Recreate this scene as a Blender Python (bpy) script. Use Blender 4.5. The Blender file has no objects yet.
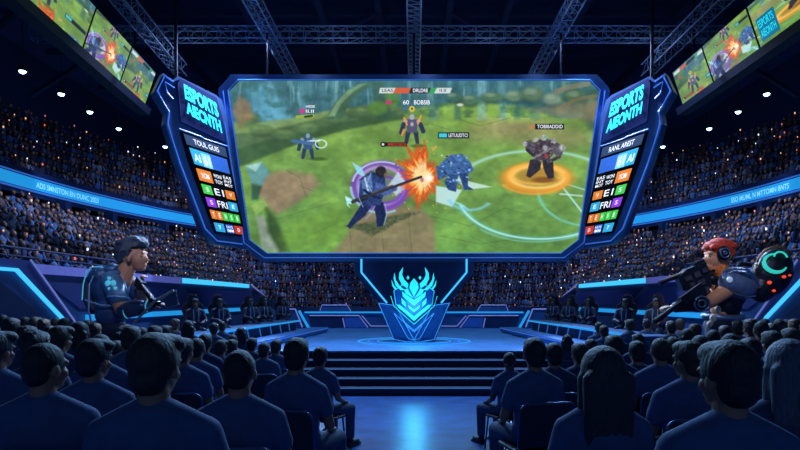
import bpy, bmesh, math, random
import numpy as np
from mathutils import Vector, Matrix, Euler
random.seed(7); rng = np.random.default_rng(7)
scene = bpy.context.scene
COL = scene.collection
EYE = 1.85                      # camera height
AX = 414.0                      # picture column of the hall's long axis
def P(px, py, d):               # a picture point at a distance down the hall -> metres
    return Vector(((px-AX)/600*d, d, EYE+(300-py)/600*d))
def sm(a, b, x):
    t = min(1, max(0, (x-a)/(b-a))); return t*t*(3-2*t)
def lin(c):
    return tuple(((v/255)/12.92 if v/255 <= .04045 else ((v/255+.055)/1.055)**2.4) for v in c[:3])

# ---------------------------------------------------------------- materials
MATS = {}
def mat(name, rgb, rough=.6, metal=0., emit=None, strength=0., vary=.12, scale=8., bump=0., spec=.5, sample=True):
    if name in MATS: return MATS[name]
    m = bpy.data.materials.new(name); m.use_nodes = True
    nt = m.node_tree; b = nt.nodes['Principled BSDF']
    c = lin(rgb)
    tc = nt.nodes.new('ShaderNodeTexCoord'); nz = nt.nodes.new('ShaderNodeTexNoise')
    nz.inputs['Scale'].default_value = scale; nz.inputs['Detail'].default_value = 4
    nt.links.new(tc.outputs['Object'], nz.inputs['Vector'])
    rp = nt.nodes.new('ShaderNodeValToRGB')
    rp.color_ramp.elements[0].position = .3; rp.color_ramp.elements[1].position = .7
    rp.color_ramp.elements[0].color = (*[v*(1-vary) for v in c], 1)
    rp.color_ramp.elements[1].color = (*[min(1, v*(1+vary)) for v in c], 1)
    nt.links.new(nz.outputs['Fac'], rp.inputs['Fac']); nt.links.new(rp.outputs['Color'], b.inputs['Base Color'])
    b.inputs['Roughness'].default_value = rough; b.inputs['Metallic'].default_value = metal
    b.inputs['Specular IOR Level'].default_value = spec
    if bump:
        bp = nt.nodes.new('ShaderNodeBump'); bp.inputs['Strength'].default_value = bump; bp.inputs['Distance'].default_value = .02
        nt.links.new(nz.outputs['Fac'], bp.inputs['Height']); nt.links.new(bp.outputs['Normal'], b.inputs['Normal'])
    if emit:
        b.inputs['Emission Color'].default_value = (*lin(emit), 1); b.inputs['Emission Strength'].default_value = strength
        if not sample: m.cycles.emission_sampling = 'NONE'
    MATS[name] = m; return m
def attr_mat(name, emission=False, strength=1., rough=.8):
    m = bpy.data.materials.new(name); m.use_nodes = True
    nt = m.node_tree; b = nt.nodes['Principled BSDF']
    at = nt.nodes.new('ShaderNodeAttribute'); at.attribute_name = 'Col'
    if emission:
        b.inputs['Base Color'].default_value = (.01, .01, .01, 1); b.inputs['Roughness'].default_value = .4
        nt.links.new(at.outputs['Color'], b.inputs['Emission Color']); b.inputs['Emission Strength'].default_value = strength
    else:
        nt.links.new(at.outputs['Color'], b.inputs['Base Color']); b.inputs['Roughness'].default_value = rough
    return m

# ---------------------------------------------------------------- mesh helpers
def box(bm, c, s, rot=None, taper=1.):
    vs = []
    for x in (-1, 1):
        for y in (-1, 1):
            for z in (-1, 1):
                k = taper if z > 0 else 1
                v = Vector((x*s[0]/2*k, y*s[1]/2*k, z*s[2]/2))
                if rot is not None: v = rot @ v
                vs.append(bm.verts.new(v+Vector(c)))
    for f in ((0,1,3,2),(4,6,7,5),(0,4,5,1),(2,3,7,6),(0,2,6,4),(1,5,7,3)):
        bm.faces.new([vs[i] for i in f])
def frame_of(d):
    d = d.normalized(); u = Vector((0,0,1)) if abs(d.z) < .95 else Vector((1,0,0))
    a = d.cross(u).normalized(); return a, a.cross(d).normalized()
def tube(bm, pts, r, n=8, closed=False, r1=None):
    pts = [Vector(p) for p in pts]; N = len(pts); rings = []
    for i, p in enumerate(pts):
        if closed: t = pts[(i+1) % N]-pts[i-1]
        else: t = pts[min(i+1, N-1)]-pts[max(i-1, 0)]
        a, b = frame_of(t)
        rr = r if r1 is None else r+(r1-r)*i/max(1, N-1)
        if isinstance(r, (list, tuple)): rr = r[i]
        rings.append([bm.verts.new(p+a*math.cos(2*math.pi*k/n)*rr+b*math.sin(2*math.pi*k/n)*rr) for k in range(n)])
    for i in range(N if closed else N-1):
        A, B = rings[i], rings[(i+1) % N]
        for k in range(n): bm.faces.new((A[k], A[(k+1) % n], B[(k+1) % n], B[k]))
    if not closed: bm.faces.new(rings[0][::-1]); bm.faces.new(rings[-1])
def bar(bm, a, b, w, h=None):
    a = Vector(a); b = Vector(b); h = h or w; d = b-a; x, z = frame_of(d)
    vs = [bm.verts.new(p+x*sx*w/2+z*sz*h/2) for p in (a, b) for sx, sz in ((-1,-1),(1,-1),(1,1),(-1,1))]
    for f in ((0,1,2,3),(7,6,5,4),(0,4,5,1),(1,5,6,2),(2,6,7,3),(3,7,4,0)): bm.faces.new([vs[i] for i in f])
def ell(bm, c, r, rot=None, seg=16, rings=10):
    m = Matrix.Translation(Vector(c)) @ (rot.to_4x4() if rot is not None else Matrix()) @ Matrix.Diagonal((*r, 1))
    bmesh.ops.create_uvsphere(bm, u_segments=seg, v_segments=rings, radius=1, matrix=m)
def cap(bm, a, b, r0, r1=None, n=12):      # tapered capsule
    a = Vector(a); b = Vector(b); r1 = r0 if r1 is None else r1
    d = (b-a); L = max(d.length, 1e-5); pts = [a-d/L*r0*k for k in (.97, .7, .35)]+[a]+[b]+[b+d/L*r1*k for k in (.35, .7, .97)]
    rs = [r0*k for k in (.24, .71, .94)]+[r0, r1]+[r1*k for k in (.94, .71, .24)]
    tube(bm, pts, rs, n)
def prism(bm, front, depth):               # flat outline swept along a vector
    front = [Vector(p) for p in front]; depth = Vector(depth)
    A = [bm.verts.new(p) for p in front]; B = [bm.verts.new(p+depth) for p in front]; n = len(A)
    bm.faces.new(A); bm.faces.new(B[::-1])
    for i in range(n): bm.faces.new((A[i], B[i], B[(i+1) % n], A[(i+1) % n]))
def link(o, parent=None):
    COL.objects.link(o)
    if parent is not None: o.parent = parent
    return o
def fin(name, bm, m, parent=None, smooth=False, bevel=0., local=None):
    bmesh.ops.recalc_face_normals(bm, faces=bm.faces[:])
    if local is not None: bmesh.ops.translate(bm, verts=bm.verts[:], vec=-Vector(local))
    me = bpy.data.meshes.new(name); bm.to_mesh(me); bm.free()
    for x in (m if isinstance(m, (list, tuple)) else [m]): me.materials.append(x)
    if smooth: me.polygons.foreach_set('use_smooth', [True]*len(me.polygons))
    o = bpy.data.objects.new(name, me); link(o, parent)
    if local is not None: o.location = local
    if bevel:
        b = o.modifiers.new('bevel', 'BEVEL'); b.width = bevel; b.segments = 2; b.limit_method = 'ANGLE'
    return o
def NB(): return bmesh.new()
def thing(name, label, cat, loc=(0,0,0), rz=0, group=None):
    o = bpy.data.objects.new(name, None); o.empty_display_size = .1; link(o); o.location = loc; o.rotation_euler = (0,0,rz)
    o['label'] = label; o['category'] = cat
    if group: o['group'] = group
    return o
def tag(o, label, cat, group=None):
    o['label'] = label; o['category'] = cat
    if group: o['group'] = group
    return o
def struct(name, bm, m, **k):
    o = fin(name, bm, m, **k); o['kind'] = 'structure'; return o
def copy_tree(o, parent=None):
    c = o.copy(); COL.objects.link(c)
    if parent is not None: c.parent = parent
    for ch in list(o.children): copy_tree(ch, c)
    return c
def blob(name, build, m, voxel=.012, smooth=3, keep=1., parent=None, cut=None, local=None):
    """one continuous skin grown round overlapping rounded forms"""
    bm = NB(); build(bm)
    me = bpy.data.meshes.new('tmp'); bm.to_mesh(me); bm.free()
    t = bpy.data.objects.new('tmp', me); COL.objects.link(t)
    r = t.modifiers.new('r', 'REMESH'); r.mode = 'VOXEL'; r.voxel_size = voxel
    if smooth:
        s = t.modifiers.new('s', 'SMOOTH'); s.factor = .5; s.iterations = smooth
    if keep < 1:
        d = t.modifiers.new('d', 'DECIMATE'); d.ratio = keep
    dg = bpy.context.evaluated_depsgraph_get(); dg.update()
    new = bpy.data.meshes.new_from_object(t.evaluated_get(dg), depsgraph=dg); new.name = name
    bpy.data.objects.remove(t)
    if cut:
        b2 = NB(); b2.from_mesh(new)
        kill = [f for f in b2.faces if cut(f.calc_center_median())]
        bmesh.ops.delete(b2, geom=kill, context='FACES'); b2.to_mesh(new); b2.free()
    if local is not None: new.transform(Matrix.Translation(-Vector(local)))
    new.materials.clear(); new.materials.append(m)
    new.polygons.foreach_set('use_smooth', [True]*len(new.polygons))
    o = bpy.data.objects.new(name, new); link(o, parent)
    return o

# text drawn as flat lettering and laid onto any surface (u right, v down, both 0..1)
def text_geo(s, bold=.0):
    cu = bpy.data.curves.new('t', 'FONT'); cu.body = s; cu.size = 1; cu.resolution_u = 3; cu.offset = bold
    t = bpy.data.objects.new('t', cu); COL.objects.link(t)
    dg = bpy.context.evaluated_depsgraph_get(); dg.update()
    me = bpy.data.meshes.new_from_object(t.evaluated_get(dg), depsgraph=dg)
    bpy.data.objects.remove(t)
    V = np.array([v.co[:2] for v in me.vertices]); F = [tuple(p.vertices) for p in me.polygons]
    lo, hi = V.min(0), V.max(0); V = (V-lo)/(hi-lo); V[:,1] = 1-V[:,1]
    bpy.data.meshes.remove(me); return V, F
def lettering(bm, s, fn, bold=.0, slant=0.):
    V, F = text_geo(s, bold)
    vs = [bm.verts.new(fn(u+slant*(1-v), v)) for u, v in V]
    for f in F:
        try: bm.faces.new([vs[i] for i in f])
        except ValueError: pass
def quadmap(TL, TR, BR, BL, u0=0, u1=1, v0=0, v1=1):
    def fn(u, v):
        u = u0+(u1-u0)*u; v = v0+(v1-v0)*v
        return (TL*(1-u)+TR*u)*(1-v)+(BL*(1-u)+BR*u)*v
    return fn
def slab(bm, fn, u0, v0, u1, v1, n, th=.02, skew=0.):      # thin tile lying on a mapped surface, n = outward normal
    f = [fn(u0+skew, v0), fn(u1+skew, v0), fn(u1, v1), fn(u0, v1)]
    prism(bm, [p+n*th for p in f], -n*th)

# ---------------------------------------------------------------- the camera
cam = bpy.data.cameras.new('camera'); cam.lens = 27; cam.sensor_width = 36
cam.shift_x = -14/800; cam.shift_y = 75/800; cam.clip_end = 200; cam.clip_start = .05
co = bpy.data.objects.new('camera', cam); COL.objects.link(co); co.location = (0,0,EYE); co.rotation_euler = (math.pi/2,0,0)
scene.camera = co
vs = scene.view_settings; vs.view_transform = 'Standard'; vs.look = 'None'; vs.exposure = 0; vs.gamma = 1; vs.use_curve_mapping = False
w = bpy.data.worlds.new('world'); scene.world = w; w.use_nodes = True
w.node_tree.nodes['Background'].inputs[0].default_value = (.05, .125, .28, 1); w.node_tree.nodes['Background'].inputs[1].default_value = .72

# shared materials
M_navy = mat('navy_panel', (58, 94, 150), .38, .25, vary=.15, scale=2.5)
M_deep = mat('deep_blue_metal', (30, 50, 96), .45, .3, vary=.2, scale=2)
M_dark = mat('dark_blue_steel', (12, 20, 42), .5, .4)
M_slate = mat('slate_blue_panel', (58, 72, 140), .5, .15, vary=.1, scale=1.5)
M_black = mat('black_plastic', (9, 12, 20), .55)
M_cyan = mat('cyan_light', (20, 100, 160), .4, emit=(32, 144, 212), strength=1.)
M_chev = mat('vivid_cyan_light', (20, 100, 160), .4, emit=(66, 196, 250), strength=1.1)
M_cyan2 = mat('bright_cyan_light', (20, 120, 140), .4, emit=(40, 222, 240), strength=1.)
M_blueline = mat('dim_blue_light', (30, 90, 190), .4, emit=(58, 116, 205), strength=.6)
M_pale = mat('pale_edge_light', (120, 130, 190), .4, emit=(120, 135, 205), strength=.55)
M_lav = mat('lavender_ledge', (120, 125, 205), .45, emit=(92, 98, 178), strength=.5)
M_truss = mat('blue_painted_truss', (112, 130, 160), .5, .2)
M_truss2 = mat('dark_roof_steel', (48, 62, 100), .6, .2)
# ---------------------------------------------------------------- ground of the hall: flat in the middle, raked up towards the back rows
def ground(x, y):
    return .09*max(0, 7.3-y)*(1 if y > -1 else 1) + .27*sm(2.7, 4.3, abs(x))*sm(3.6, 6, y)
bm = NB(); nx, ny = 60, 70
X0, X1, Y0, Y1 = -9.6, 9.6, -2.5, 24.
g = [[bm.verts.new((X0+(X1-X0)*i/nx, Y0+(Y1-Y0)*j/ny, ground(X0+(X1-X0)*i/nx, Y0+(Y1-Y0)*j/ny))) for i in range(nx+1)] for j in range(ny+1)]
for j in range(ny):
    for i in range(nx): bm.faces.new((g[j][i], g[j][i+1], g[j+1][i+1], g[j+1][i]))
fm = mat('polished_floor', (40, 78, 140), .3, .0, vary=.3, scale=3., bump=.25)
struct('floor', bm, fm, smooth=True)

# stage: one raised deck with wings, four steps across the middle
SZ = .78
def poly_prism(bm, xy, z0, z1): prism(bm, [(x, y, z1) for x, y in xy], (0, 0, z0-z1))
bm = NB()
poly_prism(bm, [(-7.6,10.6),(-3.75,10.6),(-3.3,12.6),(3.3,12.6),(3.75,10.6),(7.6,10.6),(7.6,23.6),(-7.6,23.6)], 0, SZ)
M_stage = mat('stage_deck', (62, 112, 172), .6, .0, vary=.18, scale=1.2, spec=.25)
st = struct('stage_floor', bm, M_stage)
for k in range(4):
    t = bpy.data.objects
    bm = NB(); z = SZ-.156*(k+1); y0 = 12.6-.25*(k+1)
    box(bm, (0, (y0+12.6)/2-.002, z/2), (6.5-.004*k, 12.6-y0-.004, z))
    s = struct('stage_step', bm, mat('step_riser', (14, 28, 66), .5, .2))
    bm = NB(); box(bm, (0, y0+.01, z-.012), (6.48, .03, .022)); fin('nosing', bm, mat('step_nosing_light', (60,90,140), .4, emit=(62,104,165), strength=.75), s)
bm = NB()
box(bm, (0, 12.585, SZ-.1), (6.5, .02, .14)); fin('fascia', bm, mat('step_riser', (14,28,66)), st)
# rings inlaid round the emblem
for r, m_, wd in ((1.45, M_cyan, .022), (1.2, M_blueline, .02), (.95, M_cyan, .018)):
    bm = NB(); tube(bm, [(r*math.cos(a), 15.6+r*math.sin(a), SZ) for a in np.linspace(0, 2*math.pi, 64, endpoint=False)], wd, 6, closed=True)
    fin('ring_light', bm, m_, st)
bm = NB()
for a in np.linspace(.25, 2*math.pi+.25, 8, endpoint=False):
    bar(bm, (1.5*math.cos(a), 15.6+1.5*math.sin(a), SZ), (2.6*math.cos(a), 15.6+2.6*math.sin(a), SZ), .02, .008)
fin('deck_seam', bm, M_blueline, st)

# low wall at the back of the stage
def PB(px, py, off=0): return P(px, py, 22.8)+Vector((0, off, 0))
bm = NB(); prism(bm, [PB(303,312.5), PB(525,312.5), PB(518,328.2), PB(310,328.2)], (0,.4,0))
bw = struct('wall_stage_back', bm, mat('stage_wall_blue', (58,96,158), .4, .1, vary=.15))
for s in (0, 1):
    X = lambda px: px if s == 0 else 828-px
    bm = NB(); bar(bm, PB(X(305),312.3,-.05), PB(X(384),312.3,-.05), .07, .06); fin('light_strip', bm, M_cyan, bw)
    bm = NB(); prism(bm, [PB(X(320),311.5,-.02), PB(X(322),305), PB(X(347),305), PB(X(350),311.5,-.02)], (0,.3,0)); fin('raised_panel', bm, M_navy, bw)
    bm = NB(); tube(bm, [PB(X(320),311,-.04), PB(X(322),305,-.03), PB(X(347),305,-.03), PB(X(351),311,-.04)], .018, 6); fin('edge_line', bm, M_pale, bw)
    bm = NB(); prism(bm, [PB(X(308),316,-.03), PB(X(343),316,-.03), PB(X(345),327,-.03), PB(X(312),327,-.03)], (0,.02,0)); fin('inset_panel', bm, M_deep, bw)
    bm = NB(); prism(bm, [PB(X(345),318,-.06), PB(X(359),318,-.06), PB(X(367),327.5,-.06), PB(X(346),327.5,-.06)], (0,.05,0)); fin('bright_panel', bm, mat('sky_blue_panel', (60,110,200), .35), bw)  # trapezoid in a brighter blue than the wall
    bm = NB(); tube(bm, [PB(X(343),318,-.08), PB(X(345),327.5,-.08)], .02, 6)
    tube(bm, [PB(X(310),315.5,-.06), PB(X(359),315.5,-.06), PB(X(368),327.5,-.06)], .02, 6)
    tube(bm, [PB(X(362),315.5,-.06), PB(X(371),326,-.06), PB(X(392),326,-.06)], .02, 6); fin('edge_line', bm, M_pale, bw)
    bm = NB(); bar(bm, PB(X(300.5),310.5,-.3), PB(X(310),327.5,-.3), .11, .08)
    o = fin('slanted_light_bar', bm, M_cyan); tag(o, ('slanted cyan light bar at the far desk end, tablet giant\'s side' if s == 0 else 'slanted cyan light bar at the far desk end, gunner\'s side'), 'light')
    # end frame by the desk
    bm = NB(); prism(bm, [PB(X(272),309,-.1), PB(X(296),309,-.1), PB(X(306),328,-.1), PB(X(272),328,-.1)], (0,.15,0)); fin('end_panel', bm, M_navy, bw)
    bm = NB(); tube(bm, [PB(X(282),309,-.14), PB(X(296),309,-.14), PB(X(303),327,-.14)], .03, 6); fin('edge_line', bm, M_pale, bw)

# ---------------------------------------------------------------- emblem stand on the stage
ED = 15.5
def PE(px, py, off=0.): return P(px, py, ED)+Vector((0, off, 0))
def both(pts): return [(828-x, y) for x, y in pts][::-1]
em = thing('emblem_stand', 'faceted blue V-shaped stage centrepiece carrying a glowing cyan horned beetle crest', 'emblem', (0,ED,SZ))
def pe(name, groups, m, th=.1, off=0., depth=None):
    bm = NB()
    for g_ in groups: prism(bm, [PE(x, y, off) for x, y in g_], (0, th, 0))
    o = fin(name, bm, m, None, local=(0,ED,SZ)); o.parent = em; o.location = (0,0,0); return o
base = [(378,303),(396,306),(400,300),(414,311),(428,300),(432,306),(450,303),(436,339),(421,341.5),(407,341.5),(393,339)]
pe('pedestal', [base], M_navy, .55, .0)
pe('facet', [[(379,305),(395,308),(409,338),(395,337.5)], [(449,305),(433,308),(419,338),(433,337.5)]], mat('blue_facet', (40,74,132), .35, .3), .05, -.06)
bm = NB()
for L_ in ([(378,303),(396,305.5)], [(379,303.5),(394,339)], [(396,306),(414,340)]):
    for pts in (L_, both(L_)): tube(bm, [PE(x, y, -.09) for x, y in pts], .008, 6)
for L_ in ([(394,313),(414,331),(434,313)], [(394,313),(408,338),(414,340),(420,338),(434,313)], [(402,320),(414,330),(426,320)], [(406,325),(414,332),(422,325)], [(393,339),(407,341.5),(421,341.5),(435,339)]):
    tube(bm, [PE(x, y, -.1) for x, y in L_], .008, 6)
o = fin('edge_lights', bm, mat('soft_blue_light', (40,110,190), emit=(60,150,225), strength=.9), local=(0,ED,SZ)); o.parent = em; o.location = (0,0,0)
pe('shield', [[(394,291),(404,284),(424,284),(434,291),(432,304),(414,321),(396,304)]], mat('dark_blue_shield', (22,60,130), .35, .2), .12, -.16)
cr = []
horn = [(403.3,267.5),(399.6,273),(399,279),(402,285),(407.5,288.5),(408.5,284),(404.5,280),(402.3,275)]
wing = [(394.8,273),(396,280),(400,286),(405,290),(401,290.5),(396,286),(393.8,279)]
fleck = [(391.9,280),(394,285),(397,289),(395,289.5),(392.5,286)]
plate_ = [(404,289.8),(408,288.6),(409.3,292),(413.4,298),(406,293.8)]
brow = [(402,291.5),(407,295),(414,300),(414,305.5),(407,300),(403,296.5)]
cheek = [(401.5,298),(405.5,302),(406,307),(402,303.5)]
chin = [(397.5,304.6),(400,304.8),(414,316.2),(414,320),(398.8,307.8)]
midv = [(408,305),(414,309.5),(414,312),(409,308.3)]
dot = [(406.6,278),(408,276),(409.6,278),(408,280)]
for g_ in (horn, wing, cheek, chin, fleck, dot, plate_, brow, midv): cr += [g_, both(g_)]
cr += [[(414,278.5),(417.6,283),(418.6,288),(414,297),(409.4,288),(410.4,283)]]
pe('crest', cr, M_cyan2, .05, -.23)
bm = NB(); ell(bm, PE(414,287.5,-.24), (.07,.05,.2)); o = fin('crest_gem', bm, M_cyan2, smooth=True, local=(0,ED,SZ)); o.parent = em; o.location = (0,0,0)
bm = NB()
for L_ in ([(394,291),(404,284)], [(394,291),(396,304),(414,320.7)], [(391,296),(394,306),(414,324)]):
    for pts in (L_, both(L_)): tube(bm, [PE(x, y, -.17) for x, y in pts], .009, 6)
o = fin('shield_outline', bm, M_cyan2, local=(0,ED,SZ)); o.parent = em; o.location = (0,0,0)

# ---------------------------------------------------------------- team desks on the wings
for s, nm in ((-1, 'beside the tablet-holding giant'), (1, 'beside the red-haired gunner')):
    A = Vector((s*4.16, 10.9, 1.19)); B = Vector((s*3.56, 18.7, 1.23))
    dk = thing('team_desk', 'long dark blue players\' desk with a cyan-lit front edge, '+nm, 'desk', (A+B)/2-Vector((0,0,.42)))
    L0 = (A+B)/2-Vector((0,0,.42))
    def pt(name, bm, m):
        o = fin(name, bm, m, local=L0); o.parent = dk; o.location = (0,0,0); return o
    out = Vector((s*.62, 0, 0))
    bm = NB(); prism(bm, [A, B, B+out, A+out], (0,0,-.05)); pt('desktop', bm, mat('blue_desktop', (40,76,132), .5, .1))
    bm = NB(); n_ = Vector((-s*.03,0,0)); prism(bm, [A+n_, B+n_, B+n_-Vector((0,0,.045)), A+n_-Vector((0,0,.045))], -n_); pt('edge_light', bm, M_cyan)
    inn = Vector((s*.12,0,0)); dn = Vector((0,0,-.37))
    bm = NB(); prism(bm, [A+inn+Vector((0,0,-.05)), B+inn+Vector((0,0,-.05)), B+inn+dn, A+inn+dn], (s*.05,0,0)); pt('front_panel', bm, M_deep)
    for k in range(1, 9):
        bm = NB(); q = A.lerp(B, k/9)+Vector((s*.1,0,-.06)); bar(bm, q, q+Vector((0,.22,-.3)), .02)
        pt('panel_rib', bm, M_blueline)
    # low ledge in front of the desk
    A2 = Vector((s*3.5, 11.2, .93)); B2 = Vector((s*2.87, 20.0, .95))
    lg = thing('stage_ledge', 'long low blue ledge running in front of the desk '+nm, 'ledge', (A2+B2)/2-Vector((0,0,.15)))
    L0 = (A2+B2)/2-Vector((0,0,.15)); dk2 = lg
    bm = NB(); prism(bm, [A2, B2, B2+Vector((s*.55,0,0)), A2+Vector((s*.55,0,0))], (0,0,-.14))
    o = fin('ledge_top', bm, mat('ledge_blue', (50,100,175), .45, .1), local=L0); o.parent = lg; o.location = (0,0,0)
    bm = NB(); prism(bm, [A2+Vector((-s*.015,0,-.02)), B2+Vector((-s*.015,0,-.02)), B2+Vector((-s*.015,0,-.05)), A2+Vector((-s*.015,0,-.05))], (s*.015,0,0))
    o = fin('edge_light', bm, M_blueline, local=L0); o.parent = lg; o.location = (0,0,0)

# ---------------------------------------------------------------- bowl geometry
CY = 24.
def rad(phi, a, b, n):
    c, s_ = abs(math.cos(phi)), abs(math.sin(phi)); return 1/((c/a)**n+(s_/b)**n)**(1/n)
def ring_pt(t, f, kind='low'):
    """t: distance-like parameter; t<0 straight side towards the camera; 0..1 quarter arc. f: 0 inner .. 1 outer"""
    if kind == 'low': ai, bi, ni, ao, bo = 10.3, 19.2, 5., 16.0, 24.4
    else: ai, bi, ni, ao, bo = 16.9, 25.3, 2., 21.2, 29.8
    if t < 0: return Vector((ai+(ao-ai)*f, CY+t, 0))
    phi = t*math.pi/2
    r = rad(phi, ai, bi, ni)*(1-f)+rad(phi, ao, bo, 2.)*f
    return Vector((r*math.cos(phi), CY+r*math.sin(phi), 0))
def low_z(p, f):
    zi = 1.75-1.3*sm(34.5, 41, p.y); return zi+(5.0-zi)*f
def up_z(f): return 7.0+3.6*f

M_stand = mat('stand_concrete', (18, 28, 60), .8)
def stand(kind, rows, name):
    ts = [-17+i*.85 for i in range(20)]+[i/44 for i in range(45)]
    for side in (1, -1):
        bm = NB(); prev = None
        for t in ts:
            col = []
            for r in range(rows+1):
                f = r/rows; p = ring_pt(t, f, kind)
                for q in ((r-1), r):
                    if q < 0 and r == 0: q = 0
                    fz = max(0, min(q, rows-1))/(rows-1)
                    z = low_z(p, fz) if kind == 'low' else up_z(fz)
                    col.append(bm.verts.new((p.x*side, p.y, z)))
            if prev:
                for a in range(len(col)-1): bm.faces.new((prev[a], col[a], col[a+1], prev[a+1]))
            prev = col
        bmesh.ops.remove_doubles(bm, verts=bm.verts[:], dist=.0005)
        struct(name, bm, M_stand)
stand('low', 10, 'lower_stand_floor'); stand('up', 6, 'upper_stand_floor')

# balcony front with its light ribbon, soffit and the wall behind the lower seats
def sweep(name, prof, m, path, side, parent=None):
    bm = NB(); prev = None
    for q in path:
        p, nrm = q; col = [bm.verts.new((side*(p.x+nrm.x*u), p.y+nrm.y*u, z)) for u, z in prof]
        if prev:
            for a in range(len(col)): bm.faces.new((prev[a], col[a], col[(a+1) % len(col)], prev[(a+1) % len(col)]))
        else: bm.faces.new(col)
        prev = col
    bm.faces.new(prev[::-1])
    return fin(name, bm, m, parent)
def ell_path(a, b, t0=-17, n=60):
    out = []
    for t in [t0+i for i in range(int(-t0))]: out.append((Vector((a, CY+t, 0)), Vector((1,0,0))))
    for i in range(n+1):
        ph = i/n*math.pi/2; out.append((Vector((a*math.cos(ph), CY+b*math.sin(ph), 0)), Vector((b*math.cos(ph), a*math.sin(ph), 0)).normalized()))
    return out
rib_path = ell_path(16.5, 25.)
WORD = {-1: 'ADS SMNSTON EN DUNC 2023', 1: 'SSO MUML N MTTOMN BNTS'}
for side in (-1, 1):
    f = sweep('trim_1' if side < 0 else 'trim_2', [(0,6.3),(.9,6.3),(.9,7.45),(0,7.45)], M_deep, rib_path, side); f['kind'] = 'structure'
    r = sweep('ribbon_light', [(-.06,6.62),(0,6.62),(0,7.1),(-.06,7.1)], M_cyan, rib_path, side, f)
    l = sweep('ribbon_edge', [(-.09,6.5),(0,6.5),(0,6.57),(-.09,6.57)], M_blueline, rib_path, side, f)
    sweep('ribbon_edge', [(-.09,7.16),(0,7.16),(0,7.2),(-.09,7.2)], M_blueline, rib_path, side, f)
    # lettering on the ribbon
    a0, a1 = (4.6, 14.5) if side < 0 else (14.2, 5)      # degrees along the ellipse
    bm = NB()
    def onrib(u, v, a0=a0, a1=a1, side=side):
        ph = math.radians(a0+(a1-a0)*u); nn = Vector((25*math.cos(ph), 16.5*math.sin(ph), 0)).normalized()
        return Vector((side*(16.5*math.cos(ph)-nn.x*.08), CY+25*math.sin(ph)-nn.y*.08, 6.97-.25*v))
    lettering(bm, WORD[side], onrib, .02); fin('lettering', bm, mat('pale_cyan_letters', (120,190,230), emit=(120,205,245), strength=1.), f)
    # soffit
    bm = NB(); prev = None
    for t in [-17+i for i in range(17)]+[i/40 for i in range(41)]:
        p = ring_pt(t, 1, 'low'); q = ring_pt(t, 0, 'up')
        col = [bm.verts.new((side*p.x*.985, p.y, 4.3)), bm.verts.new((side*p.x*1.06, p.y*1.01, 6.32)), bm.verts.new((side*q.x*1.02, q.y, 6.34))]
        if prev:
            for a in range(2): bm.faces.new((prev[a], col[a], col[a+1], prev[a+1]))
        prev = col
    o = struct('wall_balcony_underside', bm, M_dark)
    # side wall of the arena floor: panels, ledge, light strips
    W = 9.6
    def PW(y, z, off=0.): return Vector((side*(W-off), y, z))
    bm = NB(); prism(bm, [PW(3,0), PW(35,0), PW(41,0), PW(41.5,1.35), PW(39.5,1.45), PW(35,2.72), PW(3,2.72)], (side*.3,0,0))
    wl = struct('wall_left' if side < 0 else 'wall_right', bm, M_navy)
    bm = NB(); prism(bm, [PW(14.6,2.52,.1), PW(14.6,2.76,.1), PW(24.6,2.76,.1), PW(24.6,2.52,.1)], (side*.45,0,0)); fin('ledge_panel', bm, M_lav, wl)
    bm = NB(); prism(bm, [PW(24.8,2.55,.1), PW(24.8,2.76,.1), PW(34.6,2.76,.1), PW(34.6,2.55,.1)], (side*.45,0,0)); fin('ledge_light', bm, M_chev, wl)
    bm = NB(); prism(bm, [PW(17.5,1.24,.06), PW(17.5,1.42,.06), PW(39,1.42,.06), PW(39,1.24,.06)], (side*.05,0,0)); fin('band_light', bm, M_cyan, wl)
    bm = NB(); prism(bm, [PW(15.4,2.4,.03), PW(24.4,2.4,.03), PW(26.5,1.6,.03), PW(17.2,1.6,.03)], (side*.03,0,0)); fin('wall_panel', bm, M_slate, wl)
    bm = NB(); prism(bm, [PW(25.2,2.4,.03), PW(34.2,2.4,.03), PW(37,1.6,.03), PW(27.3,1.6,.03)], (side*.03,0,0)); fin('wall_panel', bm, mat('mid_blue_panel', (44,66,140), .45, .2), wl)
    bm = NB(); tube(bm, [PW(35,2.74,.12), PW(41.4,1.4,.12)], .045, 6); fin('edge_line', bm, M_pale, wl)
    # buttress with the chevron light
    bm = NB(); prism(bm, [PW(6,0,.3), PW(17.4,0,.3), PW(16.4,1.3,.3), PW(14.55,2.8,.3), PW(6,2.8,.3)], (side*.3,0,0)); fin('buttress', bm, M_slate, wl)
    bm = NB(); prism(bm, [PW(6,0,.34), PW(15.6,0,.34), PW(14.9,1.5,.34), PW(13.4,2.28,.34), PW(6,2.28,.34)], (side*.04,0,0)); fin('inset_panel', bm, M_deep, wl)
    bm = NB(); pts = [PW(6,2.55,.36), PW(13.95,2.55,.36), PW(15.75,1.38,.36), PW(16.6,.3,.36)]
    for a, b in zip(pts, pts[1:]): bar(bm, a, b, .075, .075)
    fin('chevron_light', bm, M_chev, wl)
    bm = NB(); tube(bm, [PW(14.5,2.82,.34), PW(16.35,1.3,.34), PW(17.3,.2,.34)], .025, 6); fin('edge_line', bm, M_pale, wl)
    # handrail on the parapet
    rl = thing('parapet_rail', 'thin dark handrail along the parapet above the chevron light, '+('tablet man\'s side' if side < 0 else 'gunner\'s side'), 'railing', (side*9.8, 20, 2.72))
    bm = NB(); tube(bm, [(0,y-20,.42) for y in range(8, 36)], .03, 6)
    tube(bm, [(0,y-20,.22) for y in range(8, 36)], .018, 6); fin('rail', bm, M_truss2, rl)
    for y in range(9, 36, 3):
        bm = NB(); tube(bm, [(0,y-20,0),(0,y-20,.42)], .022, 6); fin('post', bm, M_truss2, rl)
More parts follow.
